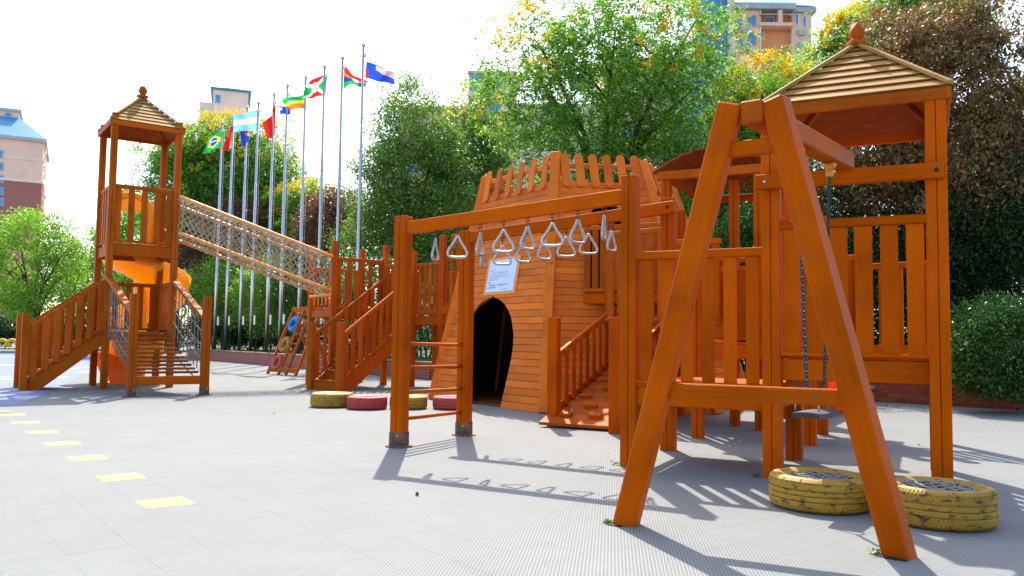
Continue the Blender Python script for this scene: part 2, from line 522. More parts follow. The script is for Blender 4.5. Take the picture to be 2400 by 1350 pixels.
# ------------------------------------------------------------------ ground
gm = plain("grey subsoil", (.17, .17, .165), .9, 0, .2, .5)
ground = put("ground", mesh("ground", [(-900, -60, -.03), (900, -60, -.03), (900, 1800, -.03), (-900, 1800, -.03)], [[0, 1, 2, 3]], [gm]))
tag(ground, kind="structure")
pav = put("play_floor", mesh("play_floor", [(-70, -12, -.0165), (40, -12, -.0165), (40, 75, -.0165), (-70, 75, -.0165)], [[0, 1, 2, 3]], [plain("dark floor base", (.16, .165, .165), .9)]))
tag(pav, kind="structure")
TANG = math.radians(38.0)
TX = Vector((math.cos(TANG), math.sin(TANG))); TY = Vector((-math.sin(TANG), math.cos(TANG)))
def tile_mesh(mat):
    a, b, h = TILE / 2 - .0001, TILE / 2 - .0016, .012
    V = [(-a, -a, 0), (a, -a, 0), (a, a, 0), (-a, a, 0), (-a, -a, h - .0007), (a, -a, h - .0007), (a, a, h - .0007), (-a, a, h - .0007),
         (-b, -b, h), (b, -b, h), (b, b, h), (-b, b, h)]
    F = [[8, 9, 10, 11]]
    for i in range(4):
        j = (i + 1) % 4
        F += [[i, j, 4 + j, 4 + i], [4 + i, 4 + j, 8 + j, 8 + i]]
    return V, F
tv, tf = tile_mesh(None)
me_tile = mesh("floor_tile", tv, tf, [M_TILE]); me_tiley = mesh("yellow_floor_tile", tv, tf, [M_TILEY])
sq0 = gnd(386.7, 1178.4)
oi_, oj_ = Vector(sq0.xy).dot(TX) / TILE, Vector(sq0.xy).dot(TY) / TILE
off_i, off_j = oi_ - round(oi_), oj_ - round(oj_)
yellow = {}
for k in range(7):
    yellow[(round(oi_), round(oj_) + 4 * k)] = 1
cells = []
NEAR = 13.0
for i in range(-70, 90):
    for j in range(-40, 80):
        p = TX * ((i + off_i) * TILE) + TY * ((j + off_j) * TILE)
        if 1.5 < p.y < NEAR and abs(p.x) < p.y * .68 + .8:
            cells.append((p.y * 1.0 + 0, i, j, p))
cells.sort(key=lambda c: c[0])
vis = [c for c in cells if c[0] > 2.95 and abs(c[3].x) < c[0] * .63 + .2]
single = set((c[1], c[2]) for c in vis[:298]) | set(yellow)
BV, BF = [], []
Rz = Matrix.Rotation(TANG, 4, 'Z')
for d, i, j, p in cells:
    dz = random.uniform(-.0002, .0002)
    M = Matrix.Translation((p.x, p.y, -.012 + dz)) @ Rz @ Matrix.Rotation(random.uniform(-.0006, .0006), 4, 'X') @ Matrix.Rotation(random.uniform(-.0006, .0006), 4, 'Y')
    if (i, j) in yellow:
        put("floor_tile", me_tiley, M @ Matrix.Translation((0, 0, .002)), pav)
    elif (i, j) in single:
        put("floor_tile", me_tile, M, pav)
    else:
        b = len(BV); BV += [M @ Vector(v) for v in tv]; BF += [[b + q for q in f] for f in tf]
o = put("floor_tile_field", mesh("floor_tile_field", BV, BF, [M_TILE]), None, pav); o["kind"] = "stuff"
# beyond: the same flooring as sheets round the tiled part
def sheet(name, pts, z, mat, par=None, kind=None):
    o = put(name, mesh(name, [(p[0], p[1], z) for p in pts], [list(range(len(pts)))], [mat]), None, par)
    if kind: o["kind"] = kind
    return o
far_edge = NEAR - .14
V = [(-70, far_edge), (40, far_edge), (40, 75), (-70, 75)]
sheet("floor_sheet", V, -.0025, M_TILEF, pav)
wl_ = .68 * 1.0
sheet("floor_sheet", [(-70, -12), (-9.2, -12), (-9.6, 13.0), (-70, 13.0)], -.004, M_TILEF, pav)
sheet("floor_sheet", [(9.2, -12), (40, -12), (40, 13.0), (9.6, 13.0)], -.004, M_TILEF, pav)
sheet("floor_sheet", [(-9.2, -12), (9.2, -12), (9.6, 1.6), (-9.6, 1.6)], -.004, M_TILEF, pav)
sheet("floor_sheet", [(-9.6, 1.6), (-1.7, 1.6), (-9.6, 13.0)], -.004, M_TILEF, pav)
sheet("floor_sheet", [(9.6, 1.6), (9.6, 13.0), (1.7, 1.6)], -.004, M_TILEF, pav)
for k in (5, 6):                      # the last yellow squares farther out
    p = TX * (oi_ * TILE) + TY * ((oj_ + 4 * k) * TILE)
    if p.y > NEAR:
        put("floor_tile", me_tiley, Matrix.Translation((p.x, p.y, -.008)) @ Rz, pav)
bl = [gnd(-260, 952), gnd(40, 950), gnd(150, 905), gnd(240, 850), gnd(238, 826), gnd(-260, 826)]
sheet("blue_floor_area", [(p.x, p.y) for p in bl], .002, M_TILEB, pav)
for px, py, w in ((10, 884, 34), (22, 890, 50), (95, 886, 30), (135, 885, 44), (150, 865, 60), (195, 873, 30), (200, 862, 50), (20, 856, 40), (60, 850, 40), (12, 967, 24), (8, 836, 50)):
    c = gnd(px, py); a, b = gnd(px - w / 2, py), gnd(px + w / 2, py)
    d = Vector((0, .16 + .01 * (c.y - 10)))
    sheet("floor_mark", [(a.x, a.y), (b.x, b.y), (b.x - .1, b.y + d.y), (a.x - .1, a.y + d.y)], .006, M_TILEY if py > 960 else M_TILEW, pav)
for k, (pxa, pya, pxb, pyb, colr) in enumerate(((500, 862, 640, 846, (.45, .42, .75)), (520, 872, 700, 856, (.70, .35, .36)), (470, 880, 560, 868, (.50, .48, .72)))):
    a, b = gnd(pxa, pya), gnd(pxb, pyb)
    sheet("floor_line", [(a.x, a.y), (b.x, b.y), (b.x, b.y + .25), (a.x, a.y + .25)], .003 + .002 * k, plain("painted line %d" % k, colr, .6), pav)

# ------------------------------------------------------------------ helpers for play equipment
def railing(par, a, b, zt, zb, n, mat, sw=.085, st=.022, rail=(.045, .07), bot=(.04, .045), side=None, z2=None, inset=0.0):
    a, b = Vector(a[:2]), Vector(b[:2])
    d = (b - a).normalized(); nrm = Vector((-d.y, d.x))
    if side is not None and nrm.dot(Vector(side[:2])) < 0: nrm = -nrm
    zt2, zb2 = (zt, zb) if z2 is None else z2
    beam("top_rail", par, (a.x, a.y, zt - rail[1] / 2), (b.x, b.y, zt2 - rail[1] / 2), rail[0], rail[1], mat)
    beam("bottom_rail", par, (a.x, a.y, zb + bot[1] / 2), (b.x, b.y, zb2 + bot[1] / 2), bot[0], bot[1], mat)
    tot = (b - a).length
    for i in range(n):
        t = (i + .5 + inset) / (n + 2 * inset)
        p = a.lerp(b, t)
        z0 = zb + (zb2 - zb) * t + (bot[1] if z2 is None else bot[1] * .2)
        z1 = zt + (zt2 - zt) * t - (rail[1] if z2 is None else rail[1] * .3)
        q = p + nrm * (0 if z2 is None else .035)
        M = Matrix.Translation((q.x, q.y, (z0 + z1) / 2)) @ Matrix.Rotation(math.atan2(d.y, d.x), 4, 'Z') @ Matrix.Rotation(-math.pi / 2, 4, 'Y')
        put("slat", box_mesh(round(z1 - z0, 3), sw, st, mat, .004), M @ Matrix.Rotation(math.pi / 2, 4, 'X'), par)
def deck(par, o, du, dv, w, d, z, mat, n=9, fascia=.16):
    # planked deck with fascia boards, o corner, du/dv unit vectors
    o = Vector(o[:2])
    ang = math.atan2(du.y, du.x)
    bw = d / n
    for i in range(n):
        c = o + du * (w / 2) + dv * (bw * (i + .5))
        boxat("plank", par, (c.x, c.y, z - .015), w - .04, bw - .008, .03, ang, mat, .004)
    t = .04
    for (p, q) in ((o, o + du * w), (o + dv * d, o + du * w + dv * d)):
        beam("fascia", par, (p.x, p.y, z - .034 - fascia / 2), (q.x, q.y, z - .034 - fascia / 2), t, fascia, mat)
    for (p, q) in ((o + dv * .02, o + dv * (d - .02)), (o + du * w + dv * .02, o + du * w + dv * (d - .02))):
        beam("fascia", par, (p.x, p.y, z - .036 - fascia / 2), (q.x, q.y, z - .036 - fascia / 2), t, fascia - .006, mat)
def pyramid_roof(par, ctr, ang, half, ze, za, nb, mat, under, finial=.16, fh=.07):
    hgt = za - ze
    for s in range(4):
        M = Matrix.Translation((ctr[0], ctr[1], ze)) @ Matrix.Rotation(ang + s * math.pi / 2, 4, 'Z')
        for i in range(nb):
            t0, t1 = i / nb, min(1.0, (i + 1.25) / nb)
            y0, y1 = -half * (1 - t0), -half * (1 - t1)
            z0, z1 = hgt * t0 + .028, hgt * t1 + .004
            w0, w1 = half * (1 - t0) - .012, max(.004, half * (1 - t1) - .012)
            th = .030
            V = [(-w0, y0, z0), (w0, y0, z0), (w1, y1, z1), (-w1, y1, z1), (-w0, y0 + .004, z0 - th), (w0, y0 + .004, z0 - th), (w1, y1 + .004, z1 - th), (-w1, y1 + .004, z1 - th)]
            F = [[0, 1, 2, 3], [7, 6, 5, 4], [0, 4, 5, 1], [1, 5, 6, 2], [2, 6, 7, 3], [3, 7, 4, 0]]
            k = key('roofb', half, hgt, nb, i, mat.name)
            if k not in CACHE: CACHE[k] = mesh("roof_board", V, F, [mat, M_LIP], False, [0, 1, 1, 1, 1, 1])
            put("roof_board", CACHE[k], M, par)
        # soffit lining under the boards
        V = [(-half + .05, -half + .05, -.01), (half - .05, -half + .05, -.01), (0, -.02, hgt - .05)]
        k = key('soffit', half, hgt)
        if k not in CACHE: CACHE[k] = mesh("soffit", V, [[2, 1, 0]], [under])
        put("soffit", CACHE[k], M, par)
        c, sn = math.cos(ang + s * math.pi / 2), math.sin(ang + s * math.pi / 2)
        R = lambda x, y: (ctr[0] + c * x - sn * y, ctr[1] + sn * x + c * y)
        a, b = R(-half, -half + .02), R(half, -half + .02)
        e = .001 * s
        beam("eave_board", par, (*a, ze - fh / 2 + .01 + e), (*b, ze - fh / 2 + .01 + e), .035, fh, M_WOODB)
        h0 = R(-half, -half)
        beam("hip_cap", par, (*h0, ze + .035), (ctr[0], ctr[1], za + .035), .055, .03, mat)
        r0 = R(-half * .92, -half * .92)
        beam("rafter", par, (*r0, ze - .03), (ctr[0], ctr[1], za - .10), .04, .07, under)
    boxat("finial_base", par, (ctr[0], ctr[1], za + .035), finial * .9, finial * .9, finial * .3, ang + .5, M_WOODB, .01)
    s = finial * .5
    V, F = [], []
    pts = []
    for k in range(4):
        a = k * math.pi / 2 + .3
        pts.append((s * .55 * math.cos(a), s * .55 * math.sin(a), -s))
    for k in range(4):
        a = k * math.pi / 2 + math.pi / 4 + .3
        pts.append((s * 1.05 * math.cos(a), s * 1.05 * math.sin(a), 0))
    for k in range(4):
        a = k * math.pi / 2 + .3
        pts.append((s * .6 * math.cos(a), s * .6 * math.sin(a), s))
    F = [[3, 2, 1, 0], [8, 9, 10, 11]]
    for k in range(4):
        j = (k + 1) % 4
        F += [[k, j, 4 + k], [4 + k, 4 + (k - 1) % 4, k][::-1] if False else [4 + (k - 1) % 4, k, 4 + k], [8 + k, 4 + k, 8 + j], [4 + (k - 1) % 4, 4 + k, 8 + k]]
    k = key('finial', finial)
    if k not in CACHE: CACHE[k] = mesh("finial", pts, F, [M_WOODB])
    put("finial", CACHE[k], Matrix.Translation((ctr[0], ctr[1], za + .03 + finial * .15 + s)) @ Matrix.Rotation(ang, 4, 'Z'), par)
def bolt(par, p, nrm, r=.014, mat=None):
    nrm = Vector(nrm).normalized()
    k = key('bolt', r, (mat or M_BOLT).name)
    if k not in CACHE:
        CACHE[k] = lathe([(0, r * .8), (r * .6, r * .65), (r, 0), (r, -r * .6)], 10, mat or M_BOLT, "bolt")
    q = nrm.to_track_quat('Z', 'Y').to_matrix().to_4x4()
    put("bolt", CACHE[k], Matrix.Translation(Vector(p)) @ q, par)
def foot_plate(par, p, ang):
    boxat("bracket", par, (p[0], p[1], .075), .143, .143, .14, ang, M_RUST, .004)
    k = 'plate'
    if k not in CACHE:
        CACHE[k] = lathe([(0, .012), (.128, .012), (.133, .004), (.133, -.004)], 20, M_RUST, "base_plate", False)
    put("base_plate", CACHE[k], Matrix.Translation((p[0], p[1], .002)), par)
    bolt(par, (p[0] - .02 * 0 + .03 * math.cos(ang) + .076 * math.sin(ang), p[1] + .03 * math.sin(ang) - .076 * math.cos(ang), .11), (math.sin(ang), -math.cos(ang), 0), .011, M_STEEL)
def stairs(par, p, d, width, run, rise, n, mat, zrail=1.0, board=.22):
    # p = middle of the foot, d = 2D unit direction of climb
    p, d = Vector(p[:2]), Vector(d[:2]).normalized()
    nrm = Vector((-d.y, d.x))
    th = .045
    sl = rise / run
    for s in (-1, 1):
        o = p + nrm * (s * width / 2)
        b = board
        prof = [(0, 0), (b / sl * .9, 0), (run, rise - b * 1.05), (run, rise + .06), (0, .10)]
        poly = [Vector((o.x + d.x * a, o.y + d.y * a, z)) for a, z in prof]
        slab("stringer", par, [q - Vector((nrm.x, nrm.y, 0)) * (th / 2) for q in poly], th, (nrm.x, nrm.y, 0), mat)
    ang = math.atan2(d.y, d.x)
    for i in range(n):
        a = run * (i + .5) / n; z = rise * (i + 1) / n
        c = p + d * a
        boxat("tread", par, (c.x, c.y, z - .02), run / n + .03, width - .05, .035, ang, mat)
        c2 = p + d * (run * i / n + .02)
        boxat("riser", par, (c2.x, c2.y, z - rise / n / 2 - .02), .022, width - .052, rise / n - .03, ang, mat)

# ------------------------------------------------------------------ left lookout tower
lm = 1.2187
t = thing("lookout_tower", "tall slim lookout tower with shingled pyramid roof at far left", "play tower", L(0, 0), 0)
LTOP, LD2, LD1 = 5.47, 2.86, 1.12
for iu in (0, 1):
    for iv in (0, 1):
        post(t, L(iu * lm, iv * lm), LTOP, .125, LANG, M_WOODL)
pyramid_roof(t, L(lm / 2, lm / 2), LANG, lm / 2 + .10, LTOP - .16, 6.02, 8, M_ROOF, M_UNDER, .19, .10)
deck(t, L(0, 0), LU, LV, lm, lm, LD2 + .02, M_WOODB, 8, .22)
deck(t, L(0, 0), LU, LV, lm, lm, LD1, M_WOODL, 8, .14)
for a, b, n in (((0, 0), (1, 0), 5), ((0, 0), (0, 1), 5)):
    railing(t, L(a[0] * lm, a[1] * lm), L(b[0] * lm, b[1] * lm), 4.05, LD2 + .04, n, M_WOODL, .115, .03, (.05, .08))
for a, b, n in (((0, 1), (1, 1), 5), ((1, 0), (1, 1), 5)):
    railing(t, L(a[0] * lm, a[1] * lm), L(b[0] * lm, b[1] * lm), 2.16, LD1 + .04, n, M_WOODL, .115, .03, (.05, .08))

# stairs of the left tower
t = thing("staircase", "sloping staircase with slatted sides on the left of the lookout tower", "stairs", L(-1.3, .6), 0)
stairs(t, L(-1.32, .52), LU, .95, 1.30, 1.10, 6, M_WOODL)
for lv in (.02, 1.02):
    post(t, L(-1.36, lv), 1.44, .125, LANG, M_WOODL, name="newel_post", groove=False)
    railing(t, L(-1.30, lv), L(-.02, lv), 1.20, .14, 7, M_WOODL, .115, .03, (.05, .085), (.045, .055), side=-LV, z2=(2.16, 1.18))

# plank rope bridge in front of the tower
t = thing("plank_bridge", "sloping plank bridge with rope sides below the lookout tower", "bridge", L(.6, -1.2), 0)
BV0, BZ0 = -2.5, .36
for iu in (0, 1):
    post(t, L(iu * lm, BV0), 1.76, .135, LANG, M_WOODL, .03)
    foot_plate(t, L(iu * lm, BV0), LANG)
    a, b = L(iu * lm + (.02 if iu == 0 else -.02), BV0 + .02, 1.37), L(iu * lm, -.05, 2.18)
    beam("hand_rail", t, a, b, .12, .07, M_WOODL)
    lines = []
    for k in range(1, 4):
        f = k / 4
        lines.append([L(iu * lm, BV0 + .05 + (2.4) * s, (1.30 + .8 * s) * (1 - f) + (.36 + .76 * s) * f - .10 * math.sin(math.pi * s) * f) for s in np.linspace(0, 1, 14)])
    for k in range(1, 10):
        s = k / 10
        lines.append([L(iu * lm, BV0 + .05 + 2.4 * s, (1.30 + .8 * s) * (1 - f) + (.36 + .76 * s) * f - .10 * math.sin(math.pi * s) * f) for f in np.linspace(0, 1, 6)])
    ropes("rope_net", t, lines, .011, M_ROPEG, 5)
beam("cross_beam", t, L(.06, BV0, .27), L(lm - .06, BV0, .27), .07, .15, M_WOODL)
for k in range(10):
    s = (k + .4) / 10
    c = L(lm / 2, BV0 + .1 + 2.35 * s, .38 + .74 * s - .06 * math.sin(math.pi * s))
    boxat("plank", t, c, lm - .15, .15, .04, LANG + random.uniform(-.015, .015), M_UNDER)
for iu in (.16, .84):
    ropes("support_rope", t, [[L(iu * lm, BV0 + .05 + 2.4 * s, .35 + .74 * s - .06 * math.sin(math.pi * s)) for s in np.linspace(0, 1, 12)]], .012, M_ROPEG, 5)

# spiral slide behind the tower
def spiral_slide(name, label, ctr, z0, z1, a0, turns, rin, rout, mat, mat2, pole=True):
    t = thing(name, label, "slide", (ctr[0], ctr[1], 0))
    V, F = [], []
    n = int(26 * abs(turns)) + 6
    prof = [(0, .42), (.02, .10), (.10, .015), (.30, 0), (.60, .01), (.85, .05), (.97, .18), (1.02, .42), (1.06, .60)]
    m = len(prof)
    for i in range(n + 1):
        s = i / n
        a = a0 + turns * 2 * math.pi * s
        z = z0 + (z1 - z0) * (s ** .92 if s < .9 else (.9 ** .92 + (s - .9) * .6))
        for r, h in prof:
            rr = rin + (rout - rin) * r
            V.append((rr * math.cos(a), rr * math.sin(a), z + h))
    nv = len(V)
    for i in range(n + 1):
        s = i / n
        a = a0 + turns * 2 * math.pi * s
        z = z0 + (z1 - z0) * (s ** .92 if s < .9 else (.9 ** .92 + (s - .9) * .6))
        for j, (r, h) in enumerate(prof):
            rr = rin + (rout - rin) * r + (.02 if j > m - 4 else -.02 if j < 2 else 0)
            V.append((rr * math.cos(a), rr * math.sin(a), z + h - (.03 if 1 < j < m - 3 else 0)))
    fm = []
    for i in range(n):
        for j in range(m - 1):
            a, b, c, d = i * m + j, i * m + j + 1, (i + 1) * m + j + 1, (i + 1) * m + j
            F.append([a, d, c, b]); F.append([nv + a, nv + b, nv + c, nv + d]); fm += [0, 0]
        F.append([i * m + m - 1, (i + 1) * m + m - 1, nv + (i + 1) * m + m - 1, nv + i * m + m - 1]); fm.append(0)
    o = put("chute", mesh("chute", V, F, [mat], True), Matrix.Translation((ctr[0], ctr[1], 0)), t)
    if pole:
        rod("centre_pole", t, (ctr[0], ctr[1], 0), (ctr[0], ctr[1], z0 + .3), .16, mat, 14)
    return t
sc_ = L(1.05, 2.15)
t = spiral_slide("spiral_slide", "orange plastic spiral slide winding down behind the lookout tower", sc_, 2.55, .28, -2.2, 1.25, .14, .98, M_SLIDE, M_SLIDE_SHADE)
hoodp = []
for k in range(13):
    a = math.pi * k / 12
    c = L(.62 - .42 * math.cos(a), 1.32, 2.9 + .75 + .42 * math.sin(a))
    hoodp.append(c)
tube("entry_hood", t, [L(.20, 1.32, 2.9)] + hoodp + [L(1.04, 1.32, 2.9)], .07, M_SLIDE, 8)
slab("hood_panel", t, [L(.16, 1.34, 3.72), L(1.02, 1.34, 3.72), L(1.02, 1.34, 3.95), L(.86, 1.34, 4.13), L(.36, 1.34, 4.15), L(.16, 1.34, 3.98)], .05, (LV.x, LV.y, 0), M_SLIDE)
boxat("entry_panel", t, L(.98, 1.40, 3.5), .22, .05, 1.0, LANG, plain("beige plastic", (.55, .50, .42), .5), .02)
# the flared run-out of the slide
xc = at(268, 850, 17.9)
V, F = [], []
nu, nv_ = 16, 8
for i in range(nu + 1):
    a = math.pi * (1.0 * i / nu)
    for j in range(nv_ + 1):
        s = j / nv_
        r = .46 + .06 * math.sin(s * math.pi)
        d = LU * (-.15 + .62 * s) + LV * 0
        V.append((-LV.x * r * math.cos(a) + d.x - LU.x * .28 * math.sin(a), -LV.y * r * math.cos(a) + d.y - LU.y * .28 * math.sin(a), .02 + .66 * math.sin(a) ** .7))
for i in range(nu):
    for j in range(nv_):
        F.append([i * (nv_ + 1) + j, (i + 1) * (nv_ + 1) + j, (i + 1) * (nv_ + 1) + j + 1, i * (nv_ + 1) + j + 1])
o = put("run_out", mesh("run_out", V, F, [M_SLIDE_SHADE], True), Matrix.Translation((xc.x, xc.y, 0)), t)

# ------------------------------------------------------------------ net tunnel
t = thing("net_tunnel", "sloping rope net tunnel with four orange rails between the two towers", "net tunnel", L(2.6, -.4), 0)
def tun(s, th, ry=.46, rz=.44, sag=0):
    u = 1.20 + 2.93 * s
    c = Vector((0, 0, 3.52 - 1.08 * s))
    v = (.08 - .93 * s)
    y = ry * math.cos(th); z = rz * math.sin(th)
    if math.sin(th) < 0: z *= 1.12
    return L(u, v + y, c.z + z)
lines = []
NR = 17
for k in range(NR):
    for sg in (-1, 1):
        pts = []
        for i in range(40):
            s = i / 39
            th = 2 * math.pi * k / NR + sg * 2.5 * 2 * math.pi * s * .62
            w = 1 + .05 * math.sin(9 * s + k)
            pts.append(tun(s, th, .42 * w, .40 * w))
        lines.append(pts)
ropes("rope_net", t, lines, .0085, M_ROPE, 4)
for th in (math.radians(142), math.radians(38), math.radians(218), math.radians(322)):
    tube("rail_pipe", t, [tun(s, th, .56, .56) for s in np.linspace(0, 1, 12)], .036, M_PIPE, 8)
for s in (.02, .22, .42, .62, .82, .985):
    tube("rope_hoop", t, [tun(s, a, .47, .45) for a in np.linspace(0, 2 * math.pi, 29)[:-1]], .017, M_ROPE, 6, True)
for k in range(5):
    a = L(4.10, -1.28 + .21 * k, 1.76); b = L(4.10, -1.28 + .21 * k, 2.16)
    rod("end_bar", t, a, b, .017, M_PIPE, 6)
rod("end_rail", t, L(4.07, -1.36, 1.96), L(4.07, -.26, 1.96), .028, M_PIPE)

# ------------------------------------------------------------------ middle tower with stairs
MS = 1.035                             # set back a little from the stair foot
def MT(u, v, z=0.0):
    p = L(u, v)
    return Vector((p.x * MS, p.y * MS, EYE + (z - EYE) * MS if z else 0))
t = thing("play_deck", "open timber deck with slatted railings at the end of the net tunnel", "play deck", MT(4.7, -.8), 0)
for u in (4.12, 5.34):
    for v in (-1.4, -.2):
        p = MT(u, v, 3.11)
        post(t, p, p.z, .125, LANG, M_WOODL)
zd = EYE + (1.69 - EYE) * MS
a = MT(4.12, -1.4)
deck(t, a, LU, LV, 1.22 * MS, 1.2 * MS, zd, M_WOODL, 8, .17)
zr = EYE + (2.77 - EYE) * MS
railing(t, MT(4.12, -1.4), MT(5.34, -1.4), zr, zd + .05, 5, M_WOODL, .105, .028, (.05, .075), side=-LV)
railing(t, MT(4.12, -.2), MT(5.34, -.2), zr - .15, zd + .05, 5, M_WOODL, .105, .028, (.05, .075))

SS = .965
sp_n, sp_f = gnd(795, 912), gnd(728, 908)
sp_n, sp_f = Vector((sp_n.x * SS, sp_n.y * SS)), Vector((sp_f.x * SS, sp_f.y * SS))
mid = (sp_n + sp_f) / 2
t = thing("staircase", "staircase with slatted handrails behind the first four ground tyres", "stairs", (mid.x, mid.y, 0))
sw = (sp_n - sp_f).length
sdv = Vector((-(sp_n - sp_f).y, (sp_n - sp_f).x)).normalized()
if sdv.y < 0: sdv = -sdv
stairs(t, mid, sdv, sw - .04, 2.5, 1.60, 8, M_WOODL, 1.0, .26)
for q in (sp_n, sp_f):
    post(t, q, 1.36, .13, math.atan2(sdv.y, sdv.x), M_WOODL, name="newel_post", groove=False)
    e = q + sdv * 2.45
    railing(t, q + sdv * .03, e, 1.12, .16, 12, M_WOODL, .10, .028, (.05, .085), (.045, .055), side=(sp_n - sp_f), z2=(2.62, 1.66))

# walkway from the stairs to the fort
t = thing("walkway", "raised timber walkway with close slats joining the stairs to the fort", "walkway", G(-5.2, 8.9), 0)
for u, v, z in ((-5.56, 8.6, 3.0), (-4.80, 8.6, 3.32), (-5.56, 9.6, 3.0), (-4.3, 9.6, 3.1)):
    post(t, G(u, v), z, .125, GANG, M_WOODL)
deck(t, G(-6.3, 8.6), GU, GV, 2.6, 1.0, 1.55, M_WOODL, 7, .16)
railing(t, G(-5.56, 8.6), G(-4.80, 8.6), 2.72, 1.58, 6, M_WOODL, .09, .025)
railing(t, G(-6.3, 8.6), G(-5.56, 8.6), 2.72, 1.58, 6, M_WOODL, .09, .025)
railing(t, G(-4.80, 8.6), G(-3.9, 8.6), 3.05, 1.78, 6, M_WOODL, .09, .025)
railing(t, G(-5.56, 9.6), G(-4.3, 9.6), 2.62, 1.58, 7, M_WOODL, .09, .025)
beam("fascia", t, G(-4.8, 8.56, 1.68), G(-3.9, 8.56, 1.68), .04, .16, M_WOODL)
t = thing("slide_hood", "yellow orange slide hood behind the raised walkway", "slide", G(-4.55, 9.9), 0)
hp = [G(-4.95, 10.1, 1.6)] + [G(-4.55 - .40 * math.cos(a), 10.1, 2.45 + .42 * math.sin(a)) for a in np.linspace(0, math.pi, 12)] + [G(-4.15, 10.1, 1.6)]
tube("hood_arch", t, hp, .09, M_SLIDE, 8)
slab("hood_panel", t, [G(-4.93, 10.2, 1.6), G(-4.17, 10.2, 1.6), G(-4.17, 10.2, 2.45), G(-4.35, 10.2, 2.8), G(-4.75, 10.2, 2.8), G(-4.93, 10.2, 2.45)], .04, (GV.x, GV.y, 0), M_SLIDE)
chute = []
slab("chute", t, [G(-4.9, 10.2, 1.62), G(-4.2, 10.2, 1.62), G(-4.2, 13.0, .3), G(-4.9, 13.0, .3)], .05, (0, 0, 1), M_SLIDE)

# ------------------------------------------------------------------ fort: six-sided tapering tower
TZ = 3.6
T0, T1, T2 = gnd(1302, 424, TZ), gnd(1131, 466, TZ), gnd(1516, 431, TZ)
dl = (T1 - T0).normalized(); dr = (T2 - T0).normalized()
sl_, sr_ = (T1 - T0).length, (T2 - T0).length
def hexagon(c0, a, b, s1, s2):
    # corners from the near corner, going right: c0, +b, ... irregular hexagon with 120 degree corners
    def rot(v, d):
        c, s = math.cos(math.radians(d)), math.sin(math.radians(d))
        return Vector((c * v.x - s * v.y, s * v.x + c * v.y, 0))
    out = [c0]
    d = Vector((b.x, b.y, 0)); p = c0
    for k in range(5):
        ln = s2 if k % 2 == 0 else s1
        p = p + d * ln
        out.append(p)
        d = rot(d, 60)
    return out
HT = hexagon(T0, dl, dr, sl_, sr_)
OFF = 1.06
B0 = gnd(1276, 969)
HB = hexagon(B0, dl, dr, sl_ + OFF, sr_ + OFF)
HB = [Vector((p.x, p.y, 0)) for p in HB]
t = thing("fort_tower", "six sided tapering plank fort with picket crown and dark arched doorway", "play fort", (B0.x, B0.y, 0))
FORT = t
def face(i):
    j = (i + 1) % 6
    bl, br, tl, tr = HB[i], HB[j], HT[i], HT[j]
    n = (br - bl).cross(tl - bl).normalized()
    ctr = sum(HB, Vector()) / 6
    if n.dot(((bl + br) / 2) - ctr) < 0: n = -n
    return bl, br, tl, tr, n
def fp(i, s, q):                       # point on face i, s along, q = height fraction
    bl, br, tl, tr, n = face(i)
    return bl.lerp(br, s).lerp(tl.lerp(tr, s), q)
ROWS = 33
DOOR_L = [(0, .393), (.164, .304), (.25, .258), (.304, .237), (.36, .232), (.406, .242), (.445, .285), (.469, .326), (.480, .375), (.487, .430)]
DOOR_R = [(0, .663), (.102, .685), (.213, .709), (.26, .712), (.315, .705), (.39, .664), (.43, .617), (.46, .565), (.479, .510), (.487, .450)]
def arch_door(q):
    # opening of the left face: returns the interval along the face
    if q > .4868: return None
    return tuple(float(np.interp(q, [a for a, _ in T], [b for _, b in T])) for T in (DOOR_L, DOOR_R))
def arch_window(q):
    if q < .47 or q > .905: return None
    c = .52
    w = .24 if q < .72 else .24 * math.sqrt(max(0, 1 - ((q - .72) / .185) ** 2))
    return (c - w, c + w)
OPEN = {5: arch_door, 0: arch_window}
